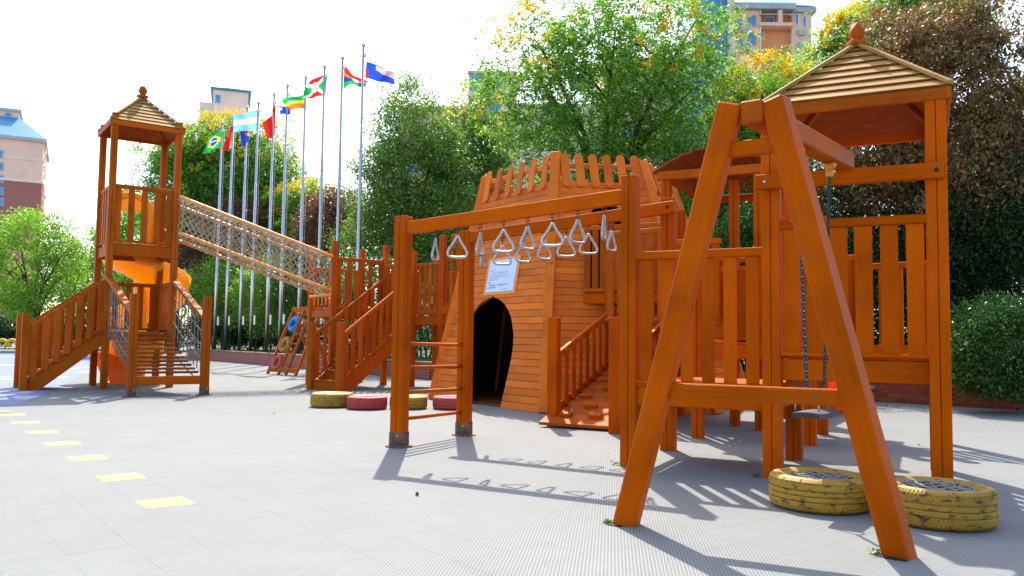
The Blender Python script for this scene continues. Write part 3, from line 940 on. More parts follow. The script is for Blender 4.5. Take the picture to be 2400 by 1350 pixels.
for i in range(6):
    bl, br, tl, tr, n = face(i)
    for r in range(ROWS):
        q0, q1 = r / ROWS, (r + 1) / ROWS - .0022
        cuts = [(0.0, 1.0, None, None)]
        f = OPEN.get(i)
        qs = [q0 + (q1 - q0) * k / 3 for k in range(4)]
        iv = [f(q) for q in qs] if f else [None] * 4
        if any(iv):
            good = [x for x in iv if x]
            c = sum(x[0] + x[1] for x in good) / (2 * len(good))
            iv = [x or (c, c) for x in iv]
            for side in (0, 1):
                if side == 0: pts = [(0, q0)] + [(iv[k][0], qs[k]) for k in range(4)] + [(0, q1)]
                else: pts = [(1, q1)] + [(iv[k][1], qs[k]) for k in range(3, -1, -1)] + [(1, q0)]
                slab("fort_board", t, [fp(i, s, q) for s, q in pts], .024, n, M_FORT)
        else:
            slab("fort_board", t, [fp(i, 0, q0), fp(i, 1, q0), fp(i, 1, q1), fp(i, 0, q1)], .024, n, M_FORT)
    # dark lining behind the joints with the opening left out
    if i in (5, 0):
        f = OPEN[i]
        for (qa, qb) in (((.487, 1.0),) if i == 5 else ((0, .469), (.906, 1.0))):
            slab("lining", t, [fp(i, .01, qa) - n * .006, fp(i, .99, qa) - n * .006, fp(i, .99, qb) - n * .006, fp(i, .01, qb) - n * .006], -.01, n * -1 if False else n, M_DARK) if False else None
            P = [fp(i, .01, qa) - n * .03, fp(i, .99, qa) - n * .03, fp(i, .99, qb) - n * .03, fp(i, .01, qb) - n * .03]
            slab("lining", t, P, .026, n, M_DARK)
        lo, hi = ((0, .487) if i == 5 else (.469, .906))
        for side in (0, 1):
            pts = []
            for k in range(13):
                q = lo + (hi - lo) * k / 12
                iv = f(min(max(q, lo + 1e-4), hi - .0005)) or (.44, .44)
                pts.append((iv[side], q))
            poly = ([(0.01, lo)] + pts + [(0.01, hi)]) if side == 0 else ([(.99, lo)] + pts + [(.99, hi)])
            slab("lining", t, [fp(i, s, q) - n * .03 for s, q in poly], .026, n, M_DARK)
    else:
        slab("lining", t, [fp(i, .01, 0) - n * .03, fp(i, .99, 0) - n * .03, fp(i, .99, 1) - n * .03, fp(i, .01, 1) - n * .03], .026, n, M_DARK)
for i in range(6):
    a, b = HB[i], HT[i]
    ctr = sum(HB, Vector()) / 6
    out = (Vector((a.x, a.y, 0)) - Vector((ctr.x, ctr.y, 0))).normalized()
    d = (b - a).normalized()
    e = b + d * (.50 if i in (0,) else .40)
    ang = math.atan2(out.y, out.x)
    side = Vector((-out.y, out.x, 0))
    beam("corner_post", t, a + out * .012, e + out * .012, .15, .13, M_FORT, up=out)
    for z in (.25, .62):
        bolt(t, a.lerp(b, z) + out * .082 + side * .03, out, .02)
for i in (5, 0, 1, 2, 3, 4):
    bl, br, tl, tr, n = face(i)
    up_ = ((tl + tr) / 2 - (bl + br) / 2).normalized()
    a, b = tl + up_ * .27 + n * .02, tr + up_ * .27 + n * .02
    e = (b - a).normalized() * .05
    beam("crown_rail", t, a - e, b + e, .035, .085, M_FORT, up=up_)
    npk = 6
    for k in range(npk):
        s = (k + .75) / (npk + .5)
        base = tl.lerp(tr, s) + n * .046
        pts = []
        x = (tr - tl).normalized()
        wd = .068
        L0, L1 = -.12, .47
        for q in range(9):
            a_ = math.pi * q / 8
            pts.append(x * (wd * math.cos(a_)) + up_ * (L1 - wd + wd * math.sin(a_)))
        for q in range(9):
            a_ = math.pi + math.pi * q / 8
            pts.append(x * (wd * math.cos(a_)) + up_ * (L0 + wd + wd * math.sin(a_)))
        slab("picket", t, [base + p for p in pts], .026, n, M_FORT)
# inner floor of the crown, keeps the inside dark
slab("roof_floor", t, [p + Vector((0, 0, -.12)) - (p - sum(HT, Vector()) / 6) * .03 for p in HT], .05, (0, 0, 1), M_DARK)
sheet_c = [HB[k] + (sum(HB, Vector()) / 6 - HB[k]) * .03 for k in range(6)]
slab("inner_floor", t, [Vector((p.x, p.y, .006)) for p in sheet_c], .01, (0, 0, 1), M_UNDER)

# raised deck beside the right face
t = thing("balcony", "raised slatted balcony deck against the right face of the fort", "balcony", G(.6, 5.3))
deck(t, G(-.02, 4.9), GU, GV, 1.5, 1.1, 1.80, M_WOOD, 7, .15)
for u, v in ((.40, 4.88), (1.48, 4.88), (1.48, 6.0)):
    post(t, G(u, v), 2.95, .115, GANG, M_WOOD)
railing(t, G(-.02, 4.88), G(.36, 4.88), 2.80, 1.80, 3, M_WOODB, .10, .025)
railing(t, G(.44, 4.88), G(1.44, 4.88), 2.80, 1.80, 7, M_WOODB, .10, .025)
railing(t, G(0, 6.0), G(1.48, 6.0), 2.80, 1.80, 9, M_WOODB, .10, .025)

# notice board on the left face of the fort
def notice(i):
    bl, br, tl, tr, n = face(i)
    def onface(px, py):
        r = ray(px, py)
        k = (bl + n * .03 - Vector((0, 0, EYE))).dot(n) / r.dot(n)
        return Vector((0, 0, EYE)) + r * k
    c = [onface(*p) for p in ((1147, 608), (1222, 597), (1207, 687), (1133, 693))]
    t = thing("notice_board", "pale blue notice with orange border fixed above the fort doorway", "sign", tuple(sum(c, Vector()) / 4))
    slab("border", t, c, .006, n, plain("orange notice border", (.83, .28, .05), .5, 0, .05))
    ins = lambda s, q: c[0].lerp(c[1], s).lerp(c[3].lerp(c[2], s), q)
    pp = [ins(.07, .075), ins(.93, .075), ins(.93, .925), ins(.07, .925)]
    slab("sheet", t, [p + n * .008 for p in pp], .003, n, plain("pale blue paper", (.60, .72, .88), .4, 0, .03))
    red, blk = plain("red print", (.62, .10, .12), .6), plain("dark print", (.06, .08, .14), .6)
    H = (c[3] - c[0]).length; Wd = (c[1] - c[0]).length
    lines = [(.40, .155, .05, "Dear Parents", red, .0), (.40, .22, .055, "\u6e29\u99a8\u63d0\u793a", blk, 0), (.10, .125, .045, "\u2022 8", blk, 0),
             (.11, .36, .052, "Dear parents:", red, 0), (.16, .425, .052, "Don't run around in the playground after", red, 0), (.11, .485, .052, "school or please look after your kids. Take", red, 0),
             (.11, .545, .052, "care of the equipment and double out the safe", red, 0), (.11, .605, .052, "as a display of your kids.", red, 0),
             (.11, .70, .05, "\u5bb6\u957f\u4eec\uff1a", blk, 0), (.16, .765, .05, "\u8bf7\u60a8\u770b\u62a4\u597d\u5b69\u5b50\uff0c\u4e0d\u8981\u5728\u64cd\u573a\u4e0a\u5954\u8dd1\u6253\u95f9", blk, 0), (.11, .825, .05, "\u7231\u62a4\u8bbe\u65bd \u5b89\u5168\u6e38\u620f", blk, 0), (.60, .885, .035, "\u5e7c\u513f\u56ed \u5b89\u5168\u5904", blk, 0)]
    xd = (c[1] - c[0]).normalized(); yd = (c[0] - c[3]); yd = (yd - xd * yd.dot(xd)).normalized()
    if xd.cross(yd).dot(n) < 0: xd = xd
    dg = bpy.context.evaluated_depsgraph_get()
    for s, q, sz, txt, mat, _ in lines:
        cu = bpy.data.curves.new("text", 'FONT'); cu.body = txt; cu.size = sz * H * .9
        ob = bpy.data.objects.new("text_tmp", cu); C.objects.link(ob)
        bpy.context.view_layer.update()
        me = bpy.data.meshes.new_from_object(ob.evaluated_get(bpy.context.evaluated_depsgraph_get()))
        bpy.data.objects.remove(ob)
        if not me.vertices: continue
        wmax = max(v.co.x for v in me.vertices)
        lim = (.91 - s) * Wd
        if wmax > lim:
            for v in me.vertices: v.co.x *= lim / wmax
        me.materials.clear(); me.materials.append(mat)
        M = Matrix((xd, yd, xd.cross(yd))).transposed().to_4x4()
        put("print", me, Matrix.Translation(ins(s, q) + n * .0125) @ M, t)
notice(5)

# ------------------------------------------------------------------ climbing ramp
t = thing("climbing_ramp", "plank climbing ramp with foot blocks and handrail right of the fort doorway", "ramp", G(.85, 2.6), 0)
RU0, RU1, RV0, RV1, RSL = .40, 1.33, 2.40, 5.5, .285
for k in range(20):
    v0 = RV0 + (RV1 - RV0) * k / 20; v1 = v0 + (RV1 - RV0) / 20 - .006
    u1 = RU1 + (.0 if k else -.02)
    slab("ramp_board", t, [G(RU0, v0, .03 + RSL * (v0 - RV0)), G(u1, v0 - (.0), .03 + RSL * (v0 - RV0)), G(u1, v1, .03 + RSL * (v1 - RV0)), G(RU0, v1, .03 + RSL * (v1 - RV0))], .035, (0, 0, 1), M_WOODB)
for k in range(9):
    for uu in ((.66, 1.04) if k % 2 == 0 else (.86, 1.22)):
        v = RV0 + .22 + k * .33
        c = G(uu, v, .085 + RSL * (v - RV0))
        M = Matrix.Translation(c) @ Matrix.Rotation(GANG, 4, 'Z') @ Matrix.Rotation(math.atan(RSL), 4, 'X') @ Matrix.Rotation(.08, 4, 'Z')
        put("foot_block", box_mesh(.16, .075, .055, M_WOOD, .008), M, t)
post(t, G(.475, RV0 + .26), 1.34, .13, GANG, M_WOOD, name="end_post", groove=False)
post(t, G(1.43, RV0 - .12), 1.33, .15, GANG, M_WOOD, name="end_post", groove=False)
a = (RV0 + .22, RV1)
for uu, sd in ((.475, -1), (1.43, 1)):
    railing(t, G(uu, a[0]), G(uu, a[1]), .86, .12, 12, M_WOOD, .105, .026, (.05, .085), (.04, .09), side=GU * -sd, z2=(.86 + .315 * (a[1] - a[0]), .12 + RSL * (a[1] - a[0])))
deckp = G(.3, 5.5)
deck(t, deckp, GU, GV, 1.2, 1.2, .92, M_WOOD, 8, .14)

# ------------------------------------------------------------------ monkey bars with rings
GM, GN = 1.174, 1.18
t = thing("ring_frame", "timber monkey bar frame with two ring beams and a rung ladder", "climbing frame", G(0, 0), 0)
UA, UC = 0.0, 2 * GM
post(t, G(UA, 0), 2.26, .135, GANG, M_WOOD); post(t, G(UA + .05, GN), 2.26, .135, GANG, M_WOOD)
post(t, G(UC, 0), 2.48, .135, GANG, M_WOOD); post(t, G(UC, GN), 2.475, .135, GANG, M_WOOD)
foot_plate(t, G(UA, 0), GANG); foot_plate(t, G(UA + .05, GN), GANG)
beam("ring_beam", t, G(UA + .05, -.005, 2.14), G(UC - .05, -.005, 2.305), .085, .125, M_WOOD)
beam("ring_beam", t, G(-.12, GN - .01, 2.165), G(UC + .09, GN - .085, 2.375), .085, .118, M_WOOD)
for z in (1.0, .765, .52, .265):
    rod("rung", t, G(UA + .01, .03, z), G(UA + .04, GN - .03, z - .01), .019, M_WOODB, 10)
bolt(t, G(UA - .0, -.07, 2.20), -GV.to_3d(), .014); bolt(t, G(UC, -.07, 2.40), -GV.to_3d(), .014); bolt(t, G(UC + .02, GN - .13, 2.37), -GV.to_3d(), .016, M_DARK)

def ring_meshes():
    pts = []
    top = (0, 0, 0); w, h = .092, .205
    ctrl = [(0, 0, -.005), (.03, 0, -.055), (.088, 0, -.145), (.090, 0, -.185), (.062, 0, -.205), (-.062, 0, -.205), (-.090, 0, -.185), (-.088, 0, -.145), (-.03, 0, -.055)]
    n = len(ctrl)
    for i in range(n):
        p0, p1, p2, p3 = [Vector(ctrl[(i + k) % n]) for k in (-1, 0, 1, 2)]
        for k in range(4):
            s = k / 4
            pts.append(.5 * ((2 * p1) + (p2 - p0) * s + (2 * p0 - 5 * p1 + 4 * p2 - p3) * s * s + (3 * p1 - p0 - 3 * p2 + p3) * s ** 3))
    handle = tube_mesh("handle", pts, .0125, M_ALU, 8, True)
    a = np.linspace(0, 2 * math.pi, 13)[:-1]
    link = tube_mesh("chain_link", [(0, .014 * math.cos(q), .030 + .022 * math.sin(q)) for q in a], .0045, M_RUST, 5, True)
    eye = tube_mesh("eye_bolt", [(.016 * math.cos(q), 0, .062 + .016 * math.sin(q)) for q in a], .005, M_RUST, 5, True)
    return handle, link, eye
hm, lk, ey = ring_meshes()
import_words = ["first", "second", "third", "fourth", "fifth", "sixth", "seventh", "eighth"]
def ring(u, v, z, yaw, label):
    p = G(u, v, z)
    M = Matrix.Translation(p) @ Matrix.Rotation(yaw, 4, 'Z')
    r = thing("hanging_ring", label, "hanging ring", p, yaw, "aluminium rings under the monkey bar beams")
    put("handle", hm, M, r); put("chain_link", lk, M, r); put("eye_bolt", ey, Matrix.Translation(p) @ Matrix.Rotation(GANG, 4, 'Z'), r)
    return r
yawF = [1.35, .25, 1.25, 0.05, .85, -.1, .75, 1.3]
for k in range(8):
    u = .374 + .2472 * k
    z = 2.14 + (2.305 - 2.14) * (u - .05) / 2.25 - .068 - .075
    ring(u, 0, z, yawF[k] + (0), "triangular aluminium ring on the nearer beam, %s from the left" % import_words[k])
yawB = [1.45, .1, .6, .75, .15, .2, 1.0, 1.1]
for k in range(8):
    u = .262 + .2500 * k
    z = 2.165 + (2.375 - 2.165) * (u + .12) / 2.56 - .064 - .075
    ring(u, GN - .03, z, yawB[k], "triangular aluminium ring on the farther beam, %s from the left" % import_words[k])

# ------------------------------------------------------------------ low platform beside the ring frame
t = thing("low_platform", "low railed timber platform between the ring frame and the roofed tower", "play platform", G(2.9, .6), 0)
deck(t, G(UC, .0), GU, GV, GM, GN, .715, M_WOOD, 8, .165)
railing(t, G(UC + .06, -.03), G(3 * GM - .06, -.03), 1.815, .70, 6, M_WOOD, .102, .03, (.07, .07), (.05, .03), side=-GV)
beam("board_edge", t, G(UC + .06, -.02, .690), G(3 * GM - .06, -.02, .690), .06, .03, M_WOOD)

# platforms behind, towards the slide
t = thing("rear_platform", "timber platform with slatted railings behind the roofed tower", "play platform", G(3.0, 2.6), 0)
deck(t, G(2 * GM, 2.36), GU, GV, GM, GM, 1.06, M_WOOD, 8, .15)
for u, v, z in ((2 * GM, 2.36, 2.1), (3 * GM, 2.36, 2.1), (3 * GM, 3.53, 2.56), (3.95, 3.5, 2.40)):
    post(t, G(u, v), z, .12, GANG, M_WOOD)
railing(t, G(2 * GM, 3.53), G(3 * GM, 3.53), 2.0, 1.08, 7, M_WOOD, .095, .026)
railing(t, G(3 * GM, 2.36), G(3 * GM, 3.53), 2.0, 1.08, 6, M_WOOD, .095, .026)
railing(t, G(3 * GM, 3.5), G(3.95, 3.5), 2.09, 1.08, 5, M_WOOD, .095, .026)
railing(t, G(3.95, 3.5), G(4.75, 3.3), 1.98, 1.0, 5, M_WOOD, .095, .026)
beam("joist", t, G(3 * GM, 3.5, .98), G(4.75, 3.3, .98), .05, .14, M_WOOD)
post(t, G(4.78, 3.3), 2.3, .12, GANG, M_WOOD)

# canopy tower with barrel roof
t = thing("canopy_tower", "timber deck under a curved board canopy behind the ring frame", "play tower", G(2.2, 4.1), 0)
cu0, cu1, cv0, cv1 = 1.62, 2.86, 3.55, 5.45
for u, v in ((cu0 + .03, cv0), (cu1 - .05, cv0), (2.44, 3.9), (cu0 + .03, cv1), (cu1 - .05, cv1)):
    post(t, G(u, v), 3.15, .115, GANG, M_WOOD)
NB = 9
for k in range(NB):
    def arc(s):
        a = -1 + 2 * s
        return G(cu0 - .12 + (cu1 - cu0 + .24) * s, 0, 3.22 + .26 * (1 - a * a))
    p, q = arc(k / NB), arc((k + 1.12) / NB)
    vv0, vv1 = cv0 - .10, cv1 + .10
    ov = Vector((GV.x, GV.y, 0))
    P = [p + ov * vv0, q + ov * vv0 , q + ov * vv1, p + ov * vv1]
    nn = (q - p).cross(ov); nn = nn if nn.z > 0 else -nn
    P = [P[0] + nn.normalized() * .012, P[1] - nn.normalized() * .0, P[2], P[3] + nn.normalized() * .012]
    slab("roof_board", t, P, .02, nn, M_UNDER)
for v in (cv0 - .06, cv1 + .06):
    beam("front_beam", t, G(cu0 - .08, v, 3.19), G(cu1 + .08, v, 3.19), .04, .11, M_WOODB)
for v in (cv0 + .5, cv0 + 1.0, cv0 + 1.5):
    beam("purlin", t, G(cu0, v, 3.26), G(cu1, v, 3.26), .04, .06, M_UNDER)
deck(t, G(cu0, cv0), GU, GV, cu1 - cu0, cv1 - cv0, 1.30, M_WOOD, 8, .16)
railing(t, G(cu0, cv0), G(2.35, cv0), 2.36, 1.32, 5, M_WOOD, .095, .026)
railing(t, G(cu0 - .9, cv0 + .3), G(cu0, cv0 + .1), 2.55, 1.32, 6, M_WOODB, .095, .026)
railing(t, G(cu0, cv1), G(cu1, cv1), 2.30, 1.32, 6, M_WOOD, .095, .026)

# slide at the back on the right
t = thing("straight_slide", "orange plastic slide with round hood behind the roofed tower", "slide", G(3.2, 5.0), 0)
hp = [G(2.36, 5.70, 1.2)] + [G(2.60 - .24 * math.cos(a), 5.70, 2.30 + .26 * math.sin(a)) for a in np.linspace(0, math.pi, 12)] + [G(2.84, 5.70, 1.2)]
tube("hood_arch", t, hp, .07, M_SLIDE, 8)
slab("hood_panel", t, [G(2.36, 5.78, 2.05)] + [G(2.60 - .24 * math.cos(a), 5.78, 2.30 + .26 * math.sin(a)) for a in np.linspace(0, math.pi, 12)] + [G(2.84, 5.78, 2.05)], .03, (GV.x, GV.y, 0), M_SLIDE)
ex = gnd(1962, 966)
tp = G(2.6, 5.85, 1.25)
dd = Vector((ex.x - tp.x, ex.y - tp.y, 0)).normalized(); nn = Vector((-dd.y, dd.x, 0))
run = math.hypot(ex.x - tp.x, ex.y - tp.y)
V, F = [], []
prof = [(-.30, .24), (-.27, .05), (-.18, 0), (.18, 0), (.27, .05), (.30, .24), (.32, .24), (.30, -.02), (-.30, -.02), (-.32, .24)]
for i in range(15):
    s = i / 14
    z = 1.22 * (1 - s) ** 1.25 + .16
    if s > .9: z = .16
    c = Vector((tp.x, tp.y, 0)) + dd * (run * s)
    for a, h in prof: V.append(c + nn * a + Vector((0, 0, z + h)))
m_ = len(prof)
for i in range(14):
    for j in range(m_):
        k = (j + 1) % m_
        F.append([i * m_ + j, i * m_ + k, (i + 1) * m_ + k, (i + 1) * m_ + j])
F.append(list(range(m_))); F.append([14 * m_ + k for k in range(m_)][::-1])
put("chute", mesh("chute", V, F, [M_SLIDE_SHADE], True), None, t)
ec = Vector((ex.x, ex.y, 0)) - dd * .1
boxat("run_out_foot", t, (ec.x, ec.y, .12), .30, .5, .24, math.atan2(dd.y, dd.x), M_SLIDE_SHADE, .05)

# ------------------------------------------------------------------ roofed tower on the right
t = thing("roofed_tower", "square roofed tower with slatted railing and faceted finial on the right", "play tower", G(4.1, .6), 0)
U3, U4 = 3 * GM, 4 * GM
ZE = 2.93
for u in (U3, U4):
    for v in (0, GN):
        post(t, G(u, v), ZE + .02, .14, GANG, M_WOOD)
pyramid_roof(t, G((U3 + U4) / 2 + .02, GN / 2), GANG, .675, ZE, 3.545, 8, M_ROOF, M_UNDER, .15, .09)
deck(t, G(U3, .0), GU, GV, GM, GN, .965, M_WOOD, 9, .165)
railing(t, G(U3 + .06, -.03), G(U4 - .06, -.03), 2.014, .955, 6, M_WOOD, .122, .03, (.07, .066), (.05, .03), side=-GV)
railing(t, G(U4, .08), G(U4, GN - .05), 2.014, .955, 5, M_WOOD, .10, .03, (.05, .066))
beam("swing_rail", t, G(U3 - .10, -.105, 2.325), G(U4 + .05, -.105, 2.318), .07, .115, M_WOOD)
for u, m_b in ((U3 - .03, M_STEEL), (U4 - .0, M_DARK)):
    bolt(t, G(u, -.142, 2.32), -GV.to_3d(), .016, m_b)
beam("joist", t, G(U3 + .12, .06, .72), G(U3 + .12, GN - .06, .72), .06, .10, M_WOODB)

# ------------------------------------------------------------------ swing
t = thing("swing_set", "slanted A shaped swing support with long beam in front of the roofed tower", "swing", G(3.75, -2.15), 0)
SV = -2.15
AP = 3.765
beam("leg", t, G(3.035, SV, -.02), G(AP - .118, SV, 2.385), .13, .122, M_WOOD, up=GV.to_3d(), bev=.010)
beam("leg", t, G(4.475, SV, -.03), G(AP + .118, SV, 2.385), .13, .122, M_WOOD, up=GV.to_3d(), bev=.010, twist=-.30)
be = G(4.085, -.06, 2.445)
beam("top_beam", t, G(AP, SV - .062, 2.318), be, .122, .130, M_WOODB, bev=.01)
beam("cross_bar", t, G(3.30, SV + .01, .775), G(4.23, SV + .01, .772), .075, .088, M_WOOD)
beam("short_bar", t, G(3.62, SV + .01, 2.13), G(3.92, SV + .01, 2.135), .06, .085, M_WOOD)
for k in range(2):
    bolt(t, G(AP + .165 + .01 * k, SV + .02, 2.34 - .035 * k), GU.to_3d(), .016)
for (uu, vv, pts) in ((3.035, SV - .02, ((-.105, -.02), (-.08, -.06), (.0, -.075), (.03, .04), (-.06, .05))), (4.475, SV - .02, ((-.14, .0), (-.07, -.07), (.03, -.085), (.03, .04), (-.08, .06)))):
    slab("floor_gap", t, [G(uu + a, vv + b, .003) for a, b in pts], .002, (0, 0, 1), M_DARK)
for (uu, vv, sd_) in ((2.94, SV - .03, 1), (4.36, SV - .02, 2), (2.24, -.02, 3), (3.40, -.03, 4)):
    r_ = np.random.default_rng(sd_); n_ = 40
    p_ = np.array(G(uu, vv, .004)) + np.c_[r_.normal(0, .016, (n_, 2)), r_.uniform(0, .02, n_)]
    a_ = np.c_[r_.normal(0, .011, (n_, 2)), r_.uniform(.003, .011, n_)]; b_ = np.c_[r_.normal(0, .004, (n_, 2)), np.zeros(n_)]
    o = put("weed_tuft", quads_mesh("weed_tuft", p_, a_, b_, M_GRASS)); tag(o, ["small green weed at the foot of the swing's left leg", "small green weed at the foot of the swing's right leg", "small green weed at the foot of the ring frame's near right post", "small green weed at the foot of the tower's front left post"][sd_ - 1], "weed", "weeds growing through the floor")
t = thing("swing", "black rubber swing seat hanging on two green chains", "swing seat", G(3.92, -1.0, .6), 0)
def beam_pt(v): 
    s = (v - (SV - .05)) / (-.06 - (SV - .05))
    return G(AP + (4.085 - AP) * s, v, 2.315 + (2.445 - 2.315) * s - .0625)
hang = [beam_pt(-1.33), beam_pt(-.55)]
link = tube_mesh("chain_link", [(0.0115 * math.cos(a), 0, (.017 if math.sin(a) > 0 else -.017) * (abs(math.sin(a)) ** .5)) for a in np.linspace(0, 2 * math.pi, 11)[:-1]], .0052, M_CHAIN, 5, True)
seat_c = G(3.955, -1.02, .612)
sd = (G(4.085, -.06) - G(AP, SV)); sd = Vector((sd.x, sd.y, 0)).normalized(); sn = Vector((-sd.y, sd.x, 0))
ends = [seat_c - sd * .205, seat_c + sd * .205]
for hp_, e in zip(hang, ends):
    M = Matrix.Translation(hp_ + Vector((0, 0, -.028))) @ Matrix.Rotation(math.atan2(sd.y, sd.x), 4, 'Z')
    put("hinge", box_mesh(.05, .085, .05, M_HINGE, .012), M, t)
    put("hinge_lug", box_mesh(.03, .055, .07, M_HINGE, .014), M @ Matrix.Translation((0, 0, -.05)), t)
    bolt(t, hp_ + Vector((0, 0, -.075)) - sn * .03, -sn, .013, M_STEEL)
    a, b = hp_ + Vector((0, 0, -.10)), e + Vector((0, 0, .15))
    n_ = int((a - b).length / .027)
    for k in range(n_):
        p = a.lerp(b, (k + .5) / n_)
        put("chain_link", link, Matrix.Translation(p) @ Matrix.Rotation((k % 2) * math.pi / 2 + .5, 4, 'Z'), t)
    for s in (0,):
        rp = [e - sn * .075 + Vector((0, 0, .015)), e - sn * .07 + Vector((0, 0, .06)), e - sn * .03 + Vector((0, 0, .12)), e + Vector((0, 0, .14)), e + sn * .03 + Vector((0, 0, .12)), e + sn * .07 + Vector((0, 0, .06)), e + sn * .075 + Vector((0, 0, .015))]
        tube("clevis", t, rp, .006, M_STEEL, 6)
V, F = [], []
ns, nw = 12, 6
for side in (1, -1):
    for i in range(ns + 1):
        s = -1 + 2 * i / ns
        for j in range(nw + 1):
            q = -1 + 2 * j / nw
            wv = .095 * (1 - .10 * s * s)
            z = .008 * (1 - (q * q)) - .003 * (1 - s * s) + (.0 if side > 0 else -.032)
            V.append(seat_c + sd * (.235 * s) + sn * (wv * q) + Vector((0, 0, z)))
nn_ = (ns + 1) * (nw + 1)
for i in range(ns):
    for j in range(nw):
        a = i * (nw + 1) + j
        F.append([a, a + nw + 1, a + nw + 2, a + 1]); F.append([nn_ + a, nn_ + a + 1, nn_ + a + nw + 2, nn_ + a + nw + 1])
for i in range(ns):
    for j in (0, nw):
        a = i * (nw + 1) + j; b = a + nw + 1
        F.append([a, b, nn_ + b, nn_ + a] if j else [b, a, nn_ + a, nn_ + b])
for j in range(nw):
    for i in (0, ns):
        a = i * (nw + 1) + j
        F.append([a, a + 1, nn_ + a + 1, nn_ + a] if i == 0 else [a + 1, a, nn_ + a, nn_ + a + 1])
put("seat", mesh("seat", V, F, [M_RUBBER], False), None, t)

# ------------------------------------------------------------------ tyres on the ground
def tyre_mesh(mat, R, Wd, style):
    h = Wd / 2
    hole = R * .60
    prof = [(hole, -h * .55), (hole + .012, -h * .8), (hole + .05, -h * .98), (R - .055, -h), (R - .022, -h * .93), (R - .006, -h * .80)]
    band = [(-.74, 0), (-.70, 1), (-.66, 0), (-.5, 0), (-.36, 0), (-.33, 2), (-.30, 2), (-.27, 0), (-.12, 0), (-.03, 0), (0, 2), (.03, 0), (.12, 0), (.27, 0), (.30, 2), (.33, 2), (.36, 0), (.5, 0), (.66, 0), (.70, 1), (.74, 0)]
    kinds = [0] * len(prof)
    for z, g in band:
        prof.append((R - (.011 if g == 2 else .006 if g == 1 else 0) - .010 * abs(z) ** 3, z * h)); kinds.append(3 if g == 0 else 0)
    up = [(R - .006, h * .80), (R - .022, h * .93), (R - .055, h), (hole + .05, h * .98), (hole + .012, h * .8), (hole, h * .55)]
    prof += up; kinds += [4, 4, 0, 0, 0, 0]
    kinds[4] = kinds[5] = 4
    inner = [(hole + .02, h * .5), (R - .03, h * .7), (R - .03, -h * .7), (hole + .02, -h * .5)]
    n = 168
    def fn(r, z, a, j):
        if j < len(kinds):
            q = a * 84 / (2 * math.pi) + (abs(z) / h * 1.3 if style == 1 else 0)
            f = q - math.floor(q)
            if kinds[j] == 3 and f > .5 and abs(z) > h * (.34 if style == 1 else .6): r -= .006
            if kinds[j] == 4 and f > .5: r -= .007
        return r, z
    return lathe(prof + inner, n, mat, "tyre_body", False, fn)
def net_lines(R, z, n):
    L_ = []
    for k in range(n):
        o = -R + 2 * R * (k + .5) / n
        w = math.sqrt(max(0, R * R - o * o))
        for ang in (.35, .35 + math.pi / 2):
            c, s = math.cos(ang), math.sin(ang)
            pts = []
            for i in range(11):
                x = -w + 2 * w * i / 10
                pts.append((c * x - s * o, s * x + c * o, z + .006 * math.sin(i * 1.6 + k) - .012 * (1 - (x / R) ** 2 - (o / R) ** 2)))
            L_.append(pts)
    return L_
tm1, tm0 = tyre_mesh(M_TYREY, .315, .225, 1), tyre_mesh(M_TYREY, .30, .20, 0)
tmr = tyre_mesh(M_TYRER, .30, .19, 0)
def ground_tyre(px, py, me, hgt, label, sc=1.0, net=True, rot=0.0, back=.3):
    p = gnd(px, py); d = Vector((p.x, p.y, 0)).normalized()
    c = Vector((p.x, p.y, 0)) + d * (back * sc)
    t = thing("tyre", label, "tyre", c, rot, "painted tyres lying on the floor")
    M = Matrix.Translation(c + Vector((0, 0, hgt * sc / 2 + .002))) @ Matrix.Rotation(rot, 4, 'Z') @ Matrix.Scale(sc, 4)
    put("tyre_body", me, M, t)
    if net:
        W_ = M
        lines = [[W_ @ Vector(q) for q in l] for l in net_lines(.225, hgt / 2 - .018, 7)]
        ropes("rope_web", t, lines, .0058, plain("pale rope", (.55, .54, .50), .9, 0, .15, 30) if "palerope" not in CACHE else CACHE["palerope"], 5)
    return t
CACHE["palerope"] = plain("pale grey rope", (.27, .265, .245), .9, 0, .15, 30)
ground_tyre(1922, 1209, tm0, .20, "big yellow tyre with rope web left of the swing leg", 1.06, True, .3, .30)
ground_tyre(2200, 1248, tm1, .225, "big yellow tyre with zigzag tread right of the swing leg", 1.0, True, 1.1, .315)
ground_tyre(777, 957, tm0, .20, "yellow tyre at the left end of the row before the stairs", 1.07, False, .9)
ground_tyre(860, 962, tmr, .19, "red tyre between the two yellow tyres in the row", 1.0, False, .2)
ground_tyre(957, 961, tm0, .20, "yellow tyre partly behind the foot of the ring frame post", .95, False, 2.0)
ground_tyre(1060, 962, tmr, .19, "red tyre beside the rung ladder at the row's right end", 1.0, False, 1.5)
# half buried tyre arches far left
arch = tube_mesh("arch", [(.42 * math.cos(a), 0, .50 * math.sin(a) - .02) for a in np.linspace(0, math.pi, 13)], .12, plain("yellow arch paint", (.66, .50, .02), .6), 8)
for k, (px, lab) in enumerate(((4, "yellow half tyre arch at the left picture edge"), (27, "yellow half tyre arch left of the near staircase newel"), (240, "yellow half tyre arch seen under the lookout stairs"), (262, "yellow half tyre arch just right of the tower front post"), (281, "yellow half tyre arch nearest the orange slide exit"))):
    p = at(px, 820, 52); 
    t = thing("tyre_arch", lab, "tyre arch", (p.x, p.y, .25), 0, "half tyres along the far planting edge")
    put("arch", arch, Matrix.Translation((p.x, p.y, .22)) @ Matrix.Rotation(.2, 4, 'Z') @ Matrix.Scale(.88, 4), t)

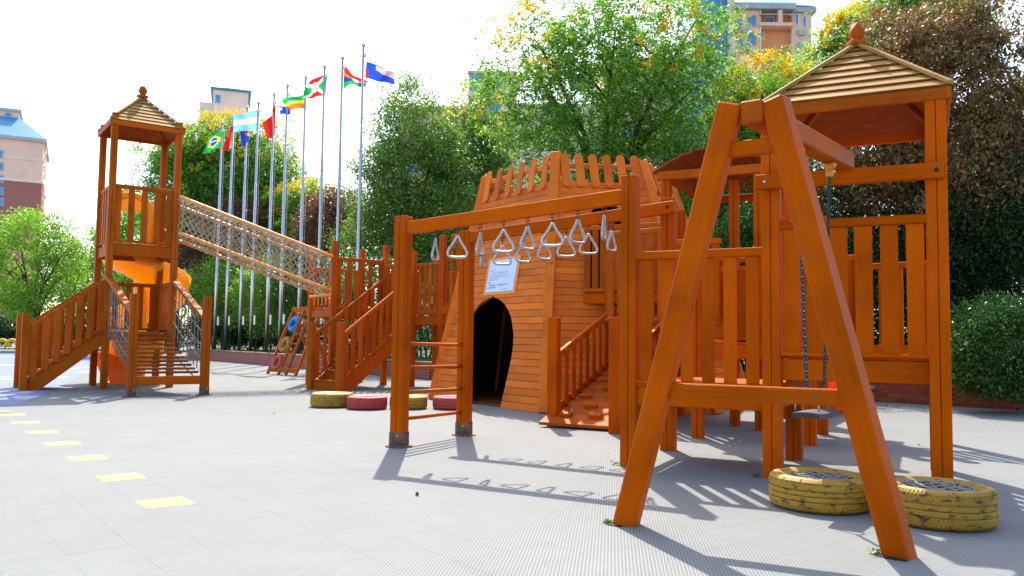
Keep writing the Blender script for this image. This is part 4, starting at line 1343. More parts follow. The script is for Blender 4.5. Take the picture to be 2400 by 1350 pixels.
# ------------------------------------------------------------------ inclined climbing frame with tyres
b1, b2 = gnd(627, 876), gnd(692, 881)
t = thing("inclined_climber", "inclined climbing frame with ladder rungs and three small coloured tyres", "climbing frame", tuple((b1 + b2) / 2))
leanv = Vector((LU.x, LU.y, 0)) * .72
tp_ = at(680, 726, b1.y + leanv.y)
ztop = tp_.z
def cf(s, q, off=0.0):
    p = b1.lerp(b2, s) + leanv * q
    return Vector((p.x, p.y, ztop * q))
for s in (0, .40, .66, 1.0):
    beam("stile", t, cf(s, 0), cf(s, 1), .09, .07, M_WOODB)
beam("top_bar", t, cf(-.02, 1), cf(1.02, 1), .07, .13, M_WOODB)
beam("bottom_bar", t, cf(-.0, .07), cf(1.0, .07), .06, .13, M_WOODB)
for k in range(6):
    q = .17 + .15 * k
    beam("rung", t, cf(.41, q), cf(.65, q), .05, .045, M_WOODB)
for k in range(1):
    beam("brace", t, cf(.5, 1) + leanv * 0, (b1.lerp(b2, .5) + leanv * 2).to_tuple(), .09, .07, M_WOODB)
for s in (0, 1.0):
    a = cf(s, 1); b = b1.lerp(b2, s) + leanv * 2
    beam("rear_stile", t, a, b, .09, .07, M_WOODB)
def cfr(s, q):
    a = cf(s, 1); b = b1.lerp(b2, s) + leanv * 2
    return b.lerp(a, q)
lines = [[cfr(s, q) for q in np.linspace(.05, 1, 8)] for s in np.linspace(.1, .9, 6)] + [[cfr(s, q) for s in np.linspace(0, 1, 6)] for q in np.linspace(.1, .95, 8)]
ropes("rope_net", t, lines, .013, M_ROPE, 4)
tor = []
for nm, mat, q, s in (("blue", M_TYREB, .77, .30), ("yellow", M_TYREY, .45, .28), ("red", M_TYRER, .17, .28)):
    c = cf(s - .06, q)
    nrm_ = (cf(1, 0) - cf(0, 0)).cross(cf(0, 1) - cf(0, 0)).normalized()
    R_ = nrm_.to_track_quat('Z', 'Y').to_matrix().to_4x4()
    me = lathe([(.13, 0), (.14, .06), (.19, .085), (.25, .075), (.27, .03), (.27, -.03), (.25, -.075), (.19, -.085), (.14, -.06), (.13, 0)], 28, mat, "small_tyre")
    o = put("small_tyre", me, Matrix.Translation(c) @ R_ @ Matrix.Scale(.88, 4), t)
    o["label"] = nm + " small tyre on the inclined frame"

# ------------------------------------------------------------------ planters, fence
wallpts = [Vector((-15.0, 38.6)), Vector((-2.0, 21.4)), Vector((6.75, 15.55)), Vector((12.0, 10.6))]
M_CAP = plain("pale wall capping", (.34, .15, .10), .8, 0, .25, 4, .2)
def brick_soldier(name):
    m, N, Lk, B = nodes(name)
    tc = N.new("ShaderNodeTexCoord")
    br = N.new("ShaderNodeTexBrick")
    br.inputs["Color1"].default_value = (.30, .07, .04, 1); br.inputs["Color2"].default_value = (.24, .05, .03, 1); br.inputs["Mortar"].default_value = (.33, .22, .18, 1)
    br.inputs["Scale"].default_value = 1.0; br.inputs["Mortar Size"].default_value = .008
    br.inputs["Brick Width"].default_value = .24; br.inputs["Row Height"].default_value = .07
    mp = N.new("ShaderNodeMapping"); mp.inputs["Rotation"].default_value = (math.pi / 2, 0, 0)
    Lk.new(tc.outputs["Object"], mp.inputs[0]); Lk.new(mp.outputs[0], br.inputs[0])
    Lk.new(br.outputs[0], B.inputs["Base Color"]); B.inputs["Roughness"].default_value = .85
    return m
M_BW = brick_soldier("brick wall far")
def wall(a, b, h, label, bricks=False, w=.24):
    d = (b - a).normalized(); ang = math.atan2(d.y, d.x); ln = (b - a).length
    t = thing("planter_wall", label, "planter wall", ((a + b) / 2).to_3d(), ang)
    c = (a + b) / 2
    boxat("wall_core", t, (c.x, c.y, h / 2), ln, w - (.02 if bricks else 0), h, ang, M_BRICKW if bricks else M_BW, .004)
    if not bricks:
        boxat("capping", t, (c.x, c.y, h + .02), ln + .02, w + .04, .045, ang, M_CAP, .008)
    else:
        bl_, bh_ = .245, .066
        nr = int(h / (bh_ + .011))
        nrm = Vector((d.y, -d.x))
        if nrm.y > 0: nrm = -nrm
        me = box_mesh(bl_ - .012, .05, bh_, M_BRICK, .004)
        cnt = 0
        for r in range(nr):
            k = 0
            x = .0 + (bl_ / 2 if r % 2 else 0)
            while x + bl_ < ln and cnt < 290:
                p = a + d * (x + bl_ / 2) + nrm * (w / 2 - .018)
                put("brick", me, Matrix.Translation((p.x, p.y, .012 + r * (bh_ + .011) + bh_ / 2)) @ Matrix.Rotation(ang, 4, 'Z'), t)
                x += bl_; cnt += 1
        boxat("capping", t, (c.x, c.y, h + .015), ln + .02, w + .03, .04, ang, M_BRICK, .006)
wall(wallpts[0], wallpts[1], .42, "long low red brick planter wall below the flagpoles")
wall(wallpts[1], wallpts[2] - (wallpts[2] - wallpts[1]).normalized() * .03, .40, "low brick planter wall running behind the fort")
wp = wallpts[2] + (wallpts[2] - wallpts[3]).normalized() * .6
wall(wallpts[2], wallpts[2] + (wallpts[3] - wallpts[2]).normalized() * 6.0, .42, "red brick planter wall at the foot of the hedge on the right", True)
M_LAWN = plain("dark lawn soil", (.045, .065, .02), .95, 0, .5, 3, .5)  # dark mottled green soil colour
bed = [wallpts[0] + Vector((.1, .12)), wallpts[1] + Vector((.1, .12)), wallpts[2] + Vector((.1, .12)), wallpts[3] + Vector((.1, .12)), Vector((30, 10)), Vector((60, 80)), Vector((-10, 80))]
sheet("planting_bed", [(p.x, p.y) for p in bed], .34, M_LAWN, None, "structure")
# lawn blades along the near edge of the bed
n = 26000
s = rng.random(n)
pa, pb = np.array(wallpts[0]), np.array(wallpts[1])
p2 = pa + (pb - pa) * s[:, None]
nr_ = np.array([.8, .6])
p2 = p2 + nr_ * (rng.random(n) ** 1.4 * 4 + .2)[:, None]
c = np.c_[p2, np.full(n, .38)]
a = np.c_[rng.normal(0, .02, (n, 2)), rng.uniform(.03, .09, n)]
b = np.c_[rng.normal(0, .012, (n, 2)), np.zeros(n)]
o = put("lawn_grass", quads_mesh("lawn_grass", c, a, b, M_GRASS)); tag(o, "short green grass behind the brick planter wall", "grass", kind="stuff")

t = thing("iron_fence", "black iron bar fence behind the flagpoles", "fence", (-14, 44, 0))
fa, fb = Vector((-46, 74)), Vector((-1.0, 42))
d = (fb - fa); ln = d.length; d.normalize()
for z in (.5, 1.55):
    beam("fence_rail", t, (fa.x, fa.y, z), (fb.x, fb.y, z), .04, .05, M_FENCE)
bm = box_mesh(1.5, .025, .025, M_FENCE, .003)
V, F = [], []
nb = int(ln / .16)
for k in range(nb):
    p = fa + d * (k * .16)
    M = Matrix.Translation((p.x, p.y, .95)) @ Matrix.Rotation(-math.pi / 2, 4, 'Y')
    if k > nb - 280:
        put("fence_bar", bm, M, t)
    else:
        b = len(V); V += [M @ v.co for v in bm.vertices]; F += [[b + i for i in q.vertices] for q in bm.polygons]
o = put("fence_bars", mesh("fence_bars", V, F, [M_FENCE]), None, t); o["kind"] = "stuff"

# ------------------------------------------------------------------ flagpoles and flags
tops = [(521, 285), (547, 270), (580, 248), (606, 238), (643, 218), (674, 197), (717, 178), (761, 153), (803, 132), (852, 102)]
ords = ["first", "second", "third", "fourth", "fifth", "sixth", "seventh", "eighth", "ninth", "tenth"]
pole_me = tube_mesh("pole", [(0, 0, 0), (0, 0, 3.7), (0, 0, 3.72), (0, 0, 7.4), (0, 0, 7.42), (0, 0, 10.86)], [.072, .072, .060, .060, .048, .046], M_STEEL, 12)
cap_me = lathe([(0, .16), (.05, .15), (.075, .10), (.075, .06), (.05, .02), (.03, 0)], 12, M_STEEL, "cap")
pul_me = box_mesh(.10, .05, .12, M_STEEL, .01)
box_me = box_mesh(.09, .09, .40, M_STEEL, .01)
PY = []
for i, (px, py) in enumerate(tops):
    Y = 38 - 1.1 * i
    P = at(px, py, Y); PY.append((P.x, Y))
    t = thing("flagpole", "tall steel flagpole, %s from the left in the row of ten" % ords[i], "flagpole", (P.x, Y, .36), 0, "row of steel flagpoles")
    sc = (P.z - .36 - .12) / 10.86
    base = Matrix.Translation((P.x, Y, .36))
    put("pole", pole_me, base @ Matrix.Diagonal((1, 1, sc, 1)), t)
    put("cap", cap_me, Matrix.Translation((P.x, Y, P.z - .14)), t)
    put("pulley", pul_me, Matrix.Translation((P.x + .07, Y, P.z - .42)), t)
    put("winch_box", box_me, Matrix.Translation((P.x + .14, Y, 1.75)), t)
    rod("halyard", t, (P.x + .13, Y, 1.9), (P.x + .12, Y, P.z - .45), .008, M_STEEL, 5)
def fabric(name, col):
    m, N, Lk, B = nodes(name)
    B.inputs["Base Color"].default_value = (*col, 1); B.inputs["Roughness"].default_value = .8
    tr = N.new("ShaderNodeBsdfTranslucent"); tr.inputs[0].default_value = (*col, 1)
    mx = N.new("ShaderNodeMixShader"); mx.inputs[0].default_value = .45
    Lk.new(B.outputs[0], mx.inputs[1]); Lk.new(tr.outputs[0], mx.inputs[2]); Lk.new(mx.outputs[0], N["Material Output"].inputs[0])
    return m
FC = {k: fabric("flag " + k, v) for k, v in dict(green=(.02, .42, .09), yellow=(.85, .72, .04), blue=(.02, .08, .60), red=(.75, .02, .02), white=(.85, .85, .85), sky=(.25, .58, .88),
      orange=(.85, .22, .03), black=(.02, .02, .05), navy=(.03, .07, .35), pink=(.85, .45, .50)).items()}
FK = list(FC)
def f_brazil(s, q):
    if (s - .5) ** 2 + ((q - .5) * .7) ** 2 < .031: return "white" if abs((q - .5) + (s - .5) * .25 + .04) < .03 else "blue"
    if abs(s - .5) / .42 + abs(q - .5) / .40 < 1: return "yellow"
    return "green"
def f_tri(s, q): return "white" if s < .28 else ("green" if q > .86 and s < .7 else "red")
def f_jack(s, q):
    if s < .5 and q < .55:
        x, y = s / .5, q / .55
        if abs(x - .5) < .09 or abs(y - .5) < .12: return "red"
        if abs(x - .5) < .17 or abs(y - .5) < .2: return "white"
        if abs(x - y) < .12 or abs(x + y - 1) < .12: return "white"
        return "blue"
    return "red" if (abs(s - .8 + q * .3) < .06) else ("white" if abs(s - .7 + q * .3) < .05 else "blue")
def f_arg(s, q):
    if .33 < q < .67: return "yellow" if (s - .5) ** 2 * 2 + (q - .5) ** 2 < .008 else "white"
    return "sky"
def f_china(s, q):
    for a, b, r in ((.18, .27, .10), (.34, .12, .035), (.42, .22, .035), (.42, .36, .035), (.34, .46, .035)):
        dx, dy = (s - a) * 1.5, q - b
        an = math.atan2(dy, dx) + math.pi / 2
        if math.hypot(dx, dy) < r * (.62 + .38 * math.cos(5 * an)): return "yellow"
    return "red"
def f_bluewhite(s, q): return "white" if ((s - .8) ** 2 + (q - .35) ** 2 < .05) else ("red" if abs(s - .35) < .05 and q > .4 and q < .6 else "blue")
def f_eth(s, q):
    if (s - .62) ** 2 * 1.6 + (q - .42) ** 2 < .012: return "sky"
    return "green" if q < .33 else "yellow" if q < .60 else "orange"
def f_bur(s, q):
    x = (s - .5) * 1.6; y = q - .5
    for a, b in ((0, -.11), (-.11, .07), (.11, .07)):
        if math.hypot(x - a, y - b) < .048: return "red"
    if math.hypot(x, y) < .26: return "white"
    if abs(abs(s - .5) - abs(y)) < .09: return "white"
    return "red" if abs(y) > abs(s - .5) else "green"
def f_kenya(s, q):
    if (s - .5) ** 2 * 2 + (q - .5) ** 2 < .02: return "white"
    return "red" if q < .30 else "orange" if q < .48 else "navy" if q < .72 else "green"
def f_last(s, q):
    if s < .10 and q > .5: return "red"
    return "blue" if q > .18 + s * .42 else ("pink" if s > .35 else "blue") if q > .05 else ("white" if s > .6 else "blue")
FL = [((288, 738), (290, 885), (118, 948), (140, 850), f_brazil, "green flag with yellow diamond and blue disc", 0, .25),
      ((372, 690), (362, 900), (285, 925), (318, 790), f_tri, "drooping red and white flag on the second pole", 0, .4),
      ((492, 742), (478, 850), (438, 902), (424, 752), f_jack, "small drooping blue flag with red and white cross marks", 0, .4),
      ((571, 595), (569, 745), (372, 778), (366, 640), f_arg, "light blue and white striped flag", 0, .18),
      ((697, 556), (690, 800), (628, 852), (606, 715), f_china, "hanging red flag with yellow stars", 0, .35),
      ((817, 572), (815, 636), (718, 636), (706, 570), f_bluewhite, "blue flag with white patch behind the striped one", 0, .3),
      ((940, 470), (941, 592), (790, 592), (730, 522), f_eth, "green yellow and orange striped flag", 0, .3),
      ((1106, 303), (1092, 485), (920, 512), (918, 400), f_bur, "flag with white cross, red and green fields and red stars", 0, .22),
      ((1237, 240), (1230, 432), (1405, 428), (1436, 375), f_kenya, "twisted red, black and green flag on the ninth pole", .55, .3),
      ((1413, 213), (1402, 345), (1640, 405), (1641, 302), f_last, "blue, white and red flag blowing right on the tallest pole", 0, .25)]
for i, (ht, hb, fb_, ft, fn, lab, pinch, amp) in enumerate(FL):
    Y = PY[i][1]
    cv = [at(440 + p[0] * .2963, 80 + p[1] * .2963, Y) for p in (ht, hb, fb_, ft)]
    n1, n2 = 48, 32
    V, F, fm = [], [], []
    for a in range(n1 + 1):
        s = a / n1
        for b in range(n2 + 1):
            q = b / n2
            qq = .5 + (q - .5) * (1 - pinch * math.sin(math.pi * min(1, s * 1.1)) ** 2)
            p = cv[0].lerp(cv[3], s).lerp(cv[1].lerp(cv[2], s), qq)
            wv = amp * s ** .7 * (math.sin(s * 7.5 + q * 2.2 + i) * .75 + math.sin(s * 14 + q * 3 + 2 * i) * .2)
            V.append(p + Vector((0, wv * 1.0, wv * .10)) + Vector((0, 0, -.0)))
    for a in range(n1):
        for b in range(n2):
            F.append([a * (n2 + 1) + b, (a + 1) * (n2 + 1) + b, (a + 1) * (n2 + 1) + b + 1, a * (n2 + 1) + b + 1])
            fm.append(FK.index(fn((a + .5) / n1, (b + .5) / n2)))
    t0 = cv[0]
    V = [v - t0 for v in V]
    o = put("flag", mesh("flag", V, F, [FC[k] for k in FK], True, fm), Matrix.Translation(t0))
    tag(o, lab, "flag", "flags on the row of poles")

# ------------------------------------------------------------------ buildings
M_PINK = plain("pink render", (.92, .58, .43), .85, 0, .06, .5)
M_CREAM = plain("cream render", (.90, .69, .54), .85, 0, .06, .5)
M_ORG = plain("orange render", (.80, .33, .14), .85, 0, .06, .5)
M_BRK = plain("red facade brick", (.42, .15, .12), .85, 0, .2, 8)
M_GLASS = plain("blue glass", (.05, .28, .55), .15, 0, .15, .6)
M_TEAL = plain("blue metal roof", (.04, .26, .46), .5, 0, .15, .6)
M_GREY = plain("grey cornice", (.45, .46, .46), .8, 0, .1, 1)
BT = Matrix.Identity(4)                # turns a building about its near corner
def turn(x, y, a):
    return Matrix.Translation((x, y, 0)) @ Matrix.Rotation(a, 4, 'Z') @ Matrix.Translation((-x, -y, 0))
def bbox(name, par, x0, x1, y0, y1, z0, z1, mat):
    return put(name, box_mesh(x1 - x0, y1 - y0, z1 - z0, mat, .02), BT @ Matrix.Translation(((x0 + x1) / 2, (y0 + y1) / 2, (z0 + z1) / 2)), par)
def window(par, x, y, z, w, h, frame=M_GREY):
    o = put("window", box_mesh(w + .24, .16, h + .24, frame, .02), BT @ Matrix.Translation((x, y, z)), par)
    put("pane", box_mesh(w, .10, h, M_GLASS, .01), BT @ Matrix.Translation((x, y - .06, z)), o)
Y = 110.0; k = Y / FPX
xr = at(100, 400, Y).x
t = thing("apartment_block", "pink and red brick apartment block with blue roof at far left", "building", (xr - 8, Y + 6, 0))
zz = lambda py, px=60: at(px, py, Y).z
BT = turn(xr, Y, .49)
bbox("lower_wall", t, xr - 22, xr, Y, Y + 14, 0, zz(428), M_BRK)
bbox("upper_wall", t, xr - 22, xr - .01, Y + .01, Y + 14, zz(428), zz(332), M_PINK)
bbox("band", t, xr - 22.2, xr + .15, Y - .15, Y + 14.1, zz(430), zz(424), M_CREAM)
bbox("band", t, xr - 22.2, xr + .1, Y - .1, Y + 14.1, zz(378), zz(374), M_CREAM)
bbox("cornice", t, xr - 22.5, xr + .35, Y - .35, Y + 14.3, zz(334), zz(326), M_GREY)
rx0, rx1 = xr - 22.4, xr + .3
zr0, zr1 = zz(326), zz(268)
V = [(rx0, Y - .3, zr0), (rx1, Y - .3, zr0), (rx1, Y + 14.2, zr0), (rx0, Y + 14.2, zr0), (rx0 + 3.2, Y + 4, zr1), (at(52, 268, Y).x, Y + 4, zr1), (at(52, 268, Y).x, Y + 10, zr1), (rx0 + 3.2, Y + 10, zr1)]
put("roof", mesh("roof", V, [[0, 1, 5, 4], [1, 2, 6, 5], [2, 3, 7, 6], [3, 0, 4, 7], [4, 5, 6, 7]], [M_TEAL]), BT, t)
xp = at(50, 260, Y).x
bbox("penthouse", t, xp - 7, xp, Y + 4.2, Y + 9, zr1 - .5, zz(252), M_PINK)
bbox("penthouse_cornice", t, xp - 7.2, xp + .25, Y + 4.0, Y + 9.2, zz(254), zz(247), M_GREY)
for yy in (370, 398, 427, 455, 480):
    window(t, at(15, yy, Y).x, Y - .02, zz(yy, 15), .55, .85)
for q in (18, 30):
    window(t, at(q, 322, Y).x, Y + .7, zz(318, q) - .2, .5, .3)
window(t, at(28, 262, Y).x, Y + 4.1, zz(262, 28), .5, .4)
for q in range(8):
    yy = 345 + 20 * q
    bbox("side_ledge", t, xr - .02, xr + .28, Y + 1.5, Y + 4, zz(yy) - .25, zz(yy) + .1, M_CREAM)
# rooftop tower above the yellow tree
Y = 140.0
xa, xb = at(505, 230, Y).x, at(582, 230, Y).x
t = thing("apartment_tower", "pale apartment tower top with teal roof edge above the yellow tree", "building", ((xa + xb) / 2, Y + 5, 0))
zq = lambda py: at(540, py, Y).z
BT = turn(xb, Y, .33)
bbox("wall", t, xa, xb, Y, Y + 9, 0, zq(217), M_CREAM)
bbox("shoulder", t, xa - 2.2, xa, Y + 1, Y + 8, 0, zq(245), M_CREAM)
bbox("roof_edge", t, xa - .5, xb + .5, Y - .5, Y + 9.5, zq(217), zq(213), M_TEAL)
slab("gable", t, [Vector((xa - .5, Y - .4, zq(212))), Vector((xb + .5, Y - .4, zq(213))), Vector((xa + 2.0, Y - .4, zq(207)))], .3, (0, 1, 0), M_TEAL)
window(t, at(515, 238, Y).x, Y - .02, zq(238), .6, 1.2)
# building at the upper right
Y = 88.0
BT = Matrix.Identity(4)
t = thing("apartment_block", "orange and pink apartment block with glazed bay at upper right", "building", (at(1790, 60, Y).x, Y + 6, 0))
X = lambda px, py=60: at(px, py, Y).x
Z = lambda py, px=1790: at(px, py, Y).z
bbox("wall", t, X(1720), X(1785), Y, Y + 12, 0, Z(22), M_PINK)
bbox("recess_wall", t, X(1785), X(1858), Y + 1.0, Y + 12, 0, Z(18), M_ORG)
bbox("right_wall", t, X(1858), X(1905), Y + .4, Y + 12, 0, Z(20), M_PINK)
bbox("glazed_bay", t, X(1632), X(1712), Y + .6, Y + 9, 0, Z(-30), M_GLASS)
for q in range(5):
    bbox("mullion", t, X(1640 + 17 * q), X(1643 + 17 * q), Y + .5, Y + .62, 0, Z(-30), M_GREY)
bbox("pier", t, X(1708), X(1722), Y - .2, Y + 9, 0, Z(-30), M_CREAM)
bbox("cornice", t, X(1715), X(1862), Y - .5, Y + 12.4, Z(24), Z(10), M_GREY)
bbox("cornice", t, X(1855), X(1915), Y, Y + 12.4, Z(26), Z(14), M_GREY)
V = [(X(1715), Y - .4, Z(10)), (X(1912), Y + .1, Z(12)), (X(1912), Y + 12, Z(12)), (X(1715), Y + 12, Z(10)), (X(1745), Y + 4, Z(-40)), (X(1860), Y + 4, Z(-40)), (X(1860), Y + 8, Z(-40)), (X(1745), Y + 8, Z(-40))]
put("roof", mesh("roof", V, [[0, 1, 5, 4], [1, 2, 6, 5], [2, 3, 7, 6], [3, 0, 4, 7], [4, 5, 6, 7]], [M_TEAL]), None, t)
for px, py, w, h in ((1762, 49, .75, 1.1), (1733, 58, .4, 1.0), (1762, 92, .75, 1.1), (1733, 100, .4, 1.0), (1870, 42, .25, 1.1), (1888, 48, .25, 1.1), (1790, 72, .45, .9), (1810, 42, .8, .8)):
    window(t, X(px, py), Y + (-.02 if px < 1785 else .98 if px < 1858 else .38), Z(py, px), w, h, M_ORG if px < 1785 else M_CREAM)
bbox("balcony_slab", t, X(1778), X(1858), Y - .3, Y + 1.1, Z(62), Z(54), M_PINK)
bbox("balcony_pier", t, X(1822), X(1832), Y - .35, Y + .2, Z(56), Z(25), M_PINK)
for q in range(14):
    px = 1782 + q * 5.6
    if 1818 < px < 1834: continue
    bbox("baluster", t, X(px) - .02, X(px) + .02, Y - .28, Y - .22, Z(54), Z(36), M_FENCE)
bbox("balcony_rail", t, X(1778), X(1821), Y - .30, Y - .2, Z(37), Z(34), M_GREY)
bbox("balcony_rail", t, X(1833), X(1858), Y - .30, Y - .2, Z(37), Z(34), M_GREY)
for px, py in ((1748, 74), (1748, 112), (1880, 75), (1880, 105)):
    bbox("air_conditioner", t, X(px, py) - .4, X(px, py) + .4, Y - .35 + (.4 if px > 1850 else 0), Y + .1 + (.4 if px > 1850 else 0), Z(py, px) - .28, Z(py, px) + .28, M_GREY)
bbox("drain_pipe", t, X(1781) - .06, X(1781) + .06, Y - .14, Y - .02, 0, Z(25), M_CREAM)
for py in (78, 125):
    bbox("string_course", t, X(1720) - .05, X(1785) + .05, Y - .12, Y + .1, Z(py) - .1, Z(py) + .1, M_ORG)
# block hidden behind the large trees
Y = 96.0
t = thing("apartment_block", "pink apartment block mostly hidden behind the large central trees", "building", (X(1200), Y + 6, 0))
Z = lambda py, px=1150: at(px, py, Y).z
X = lambda px, py=200: at(px, py, Y).x
bbox("wall", t, X(930), X(1098), Y + 2, Y + 12, 0, Z(243), M_PINK)
bbox("wall", t, X(1098), X(1210), Y, Y + 12, 0, Z(172), M_PINK)
bbox("wall", t, X(1210), X(1420), Y + 1, Y + 12, 0, Z(235), M_CREAM)
bbox("wall", t, X(1420), X(1640), Y + 1.4, Y + 12, 0, Z(120), M_PINK)
bbox("cornice", t, X(928), X(1099), Y + 1.7, Y + 12.2, Z(246), Z(240), M_GREY)
bbox("cornice", t, X(1096), X(1212), Y - .3, Y + 12.2, Z(175), Z(168), M_GREY)
for px, py in ((1115, 195), (1115, 250), (1160, 195), (1160, 250), (1305, 270), (1350, 185), (1370, 185), (1480, 200), (1530, 200), (1410, 330), (1305, 330), (1480, 300), (960, 380), (1065, 370), (980, 300), (1040, 300)):
    window(t, X(px, py), Y + (-.04 if 1098 < px < 1210 else 1.94 if px < 1098 else .94 if px < 1420 else 1.34), Z(py, px), 1.3, 1.6)

# ------------------------------------------------------------------ trees
def crown_points(n_clump, ctr, rad, seed, hollow=.45, flat=.0):
    r = np.random.default_rng(seed)
    d = unit(r.normal(size=(n_clump, 3)))
    q = (hollow + (1 - hollow) * r.random(n_clump) ** .6)
    # uneven outline
    w = 1 + .16 * np.sin(3.1 * d[:, 0] + seed) * np.cos(2.7 * d[:, 2] + 2 * seed) + .12 * np.sin(5.3 * d[:, 1] + 4 * d[:, 2] + seed) + r.normal(0, .06, n_clump)
    p = d * (q * w)[:, None] * np.array(rad)
    p[:, 2] = np.where(p[:, 2] < -rad[2] * .75, -rad[2] * .75 + .1 * p[:, 2], p[:, 2])
    return p + np.array(ctr)
def leaf_cloud(name, par, clumps, crad, per, ls, mat, seed, droop=.3, up=.25, flat=.7, asp=.42):
    r = np.random.default_rng(seed)
    n = len(clumps) * per
    size = crad * r.uniform(.6, 1.35, len(clumps))
    off = r.normal(size=(n, 3)) * np.array([.55, .55, .55 * flat])
    off *= np.repeat(size, per)[:, None]
    c = np.repeat(clumps, per, axis=0) + off
    outd = unit(off + 1e-6)
    ax = unit(outd * .7 + r.normal(size=(n, 3)) * .7 + np.array([0, 0, -droop]))
    nr = unit(r.normal(size=(n, 3)) * .75 + np.array([0, 0, up + .6]))
    b = unit(np.cross(ax, nr))
    s = ls * r.uniform(.6, 1.3, n)
    return put(name, quads_mesh(name, c, ax * (s * .5)[:, None], b * (s * .5 * asp)[:, None], mat), None, par)
def frond_cloud(name, par, clumps, crad, per, ls, mat, seed, nl=9, flen=.42):
    r = np.random.default_rng(seed)
    nf = len(clumps) * per
    size = crad * r.uniform(.6, 1.3, len(clumps))
    off = r.normal(size=(nf, 3)) * np.array([.55, .55, .36]) * np.repeat(size, per)[:, None]
    base = np.repeat(clumps, per, axis=0) + off
    hd = off.copy(); hd[:, 2] = 0
    d = unit(unit(hd + r.normal(size=(nf, 3)) * .25 * size.mean()) + r.normal(size=(nf, 3)) * .4 + np.array([0, 0, -.25]))
    sd_ = unit(np.cross(d, unit(r.normal(size=(nf, 3)) * .35 + np.array([0, 0, 1.0]))))
    t = (np.arange(nl) // 2 + .5) / ((nl + 1) // 2)
    sg = np.where(np.arange(nl) % 2 == 0, 1.0, -1.0)
    fl = flen * r.uniform(.7, 1.25, nf)
    c = base[:, None, :] + d[:, None, :] * (t[None, :] * fl[:, None])[..., None]
    c[..., 2] -= (t[None, :] ** 2) * fl[:, None] * .35
    ax = unit((sd_[:, None, :] * sg[None, :, None] + d[:, None, :] * .45 + r.normal(size=(nf, nl, 3)) * .18 + np.array([0, 0, -.12])).reshape(-1, 3))
    s = ls * r.uniform(.7, 1.2, nf * nl)
    c = c.reshape(-1, 3) + ax * (s * .5)[:, None]
    nr = unit(r.normal(size=(nf * nl, 3)) * .45 + np.array([0, 0, 1]))
    b = unit(np.cross(ax, nr))
    return put(name, quads_mesh(name, c, ax * (s * .5)[:, None], b * (s * .5 * .40)[:, None], mat), None, par)
def bloom_cloud(name, par, pts, mat, seed, h=.45, nsp=6, per=14, ls=.07):
    r = np.random.default_rng(seed)
    n = len(pts)
    d = unit(r.normal(size=(n, nsp, 3)).reshape(-1, 3) * .55 + np.array([0, 0, .85]))
    ln = h * r.uniform(.5, 1.2, n * nsp)
    b = np.repeat(np.asarray(pts), nsp, axis=0)
    t = r.random((n * nsp, per))
    c = b[:, None, :] + d[:, None, :] * (t * ln[:, None])[..., None] + r.normal(size=(n * nsp, per, 3)) * .022
    c = c.reshape(-1, 3)
    ax = unit(r.normal(size=c.shape)); q = unit(np.cross(ax, r.normal(size=c.shape)))
    return put(name, quads_mesh(name, c, ax * ls * .5, q * ls * .32, mat), None, par)
def limb(V, F, pts, rad, n=7):
    b0 = len(V)
    for i, p in enumerate(pts):
        a = pts[min(i + 1, len(pts) - 1)] - pts[max(i - 1, 0)]
        tdir = a.normalized()
        h = Vector((1, 0, 0)) if abs(tdir.x) < .8 else Vector((0, 1, 0))
        u = tdir.cross(h).normalized(); v = tdir.cross(u)
        for k in range(n):
            q = 2 * math.pi * k / n
            V.append(p + u * (rad[i] * math.cos(q)) + v * (rad[i] * math.sin(q)))
    for i in range(len(pts) - 1):
        for k in range(n):
            k2 = (k + 1) % n
            F.append([b0 + i * n + k, b0 + i * n + k2, b0 + (i + 1) * n + k2, b0 + (i + 1) * n + k])
def trunk(par, base, ctr, rad, r0, seed, clumps=None, nl=7, fork=.45):
    rd = random.Random(seed)
    V, F = [], []
    base = Vector(base); ctr = Vector(ctr)
    fk = base.lerp(ctr, fork)
    pts = [base + Vector((0, 0, -.1)), base.lerp(fk, .35) + Vector((rd.uniform(-.1, .1), rd.uniform(-.1, .1), 0)), fk]
    limb(V, F, pts, [r0 * 1.25, r0, r0 * .8], 9)
    tips = []
    for k in range(nl):
        a = 2 * math.pi * k / nl + rd.uniform(-.4, .4)
        q = rd.uniform(.45, .85)
        e = ctr + Vector((rad[0] * q * math.cos(a), rad[1] * q * math.sin(a), rad[2] * rd.uniform(-.1, .7)))
        m1 = fk.lerp(e, .4) + Vector((rd.uniform(-.15, .15), rd.uniform(-.15, .15), rad[2] * .08)) - Vector((math.cos(a), math.sin(a), 0)) * rad[0] * .06
        limb(V, F, [fk - Vector((0, 0, .15)), m1, m1.lerp(e, .55) + Vector((0, 0, rad[2] * .05)), e], [r0 * .55, r0 * .38, r0 * .22, r0 * .06])
        for j in range(4):
            s0 = m1.lerp(e, rd.uniform(0, .7))
            e2 = s0 + Vector((rd.uniform(-1, 1) * rad[0], rd.uniform(-1, 1) * rad[1], rd.uniform(-.1, .8) * rad[2])) * .42
            limb(V, F, [s0, s0.lerp(e2, .5) + Vector((0, 0, .06 * rad[2])), e2], [r0 * .22, r0 * .13, r0 * .035], 5)
    put("trunk", mesh("trunk", V, F, [M_TRUNK], True), None, par)

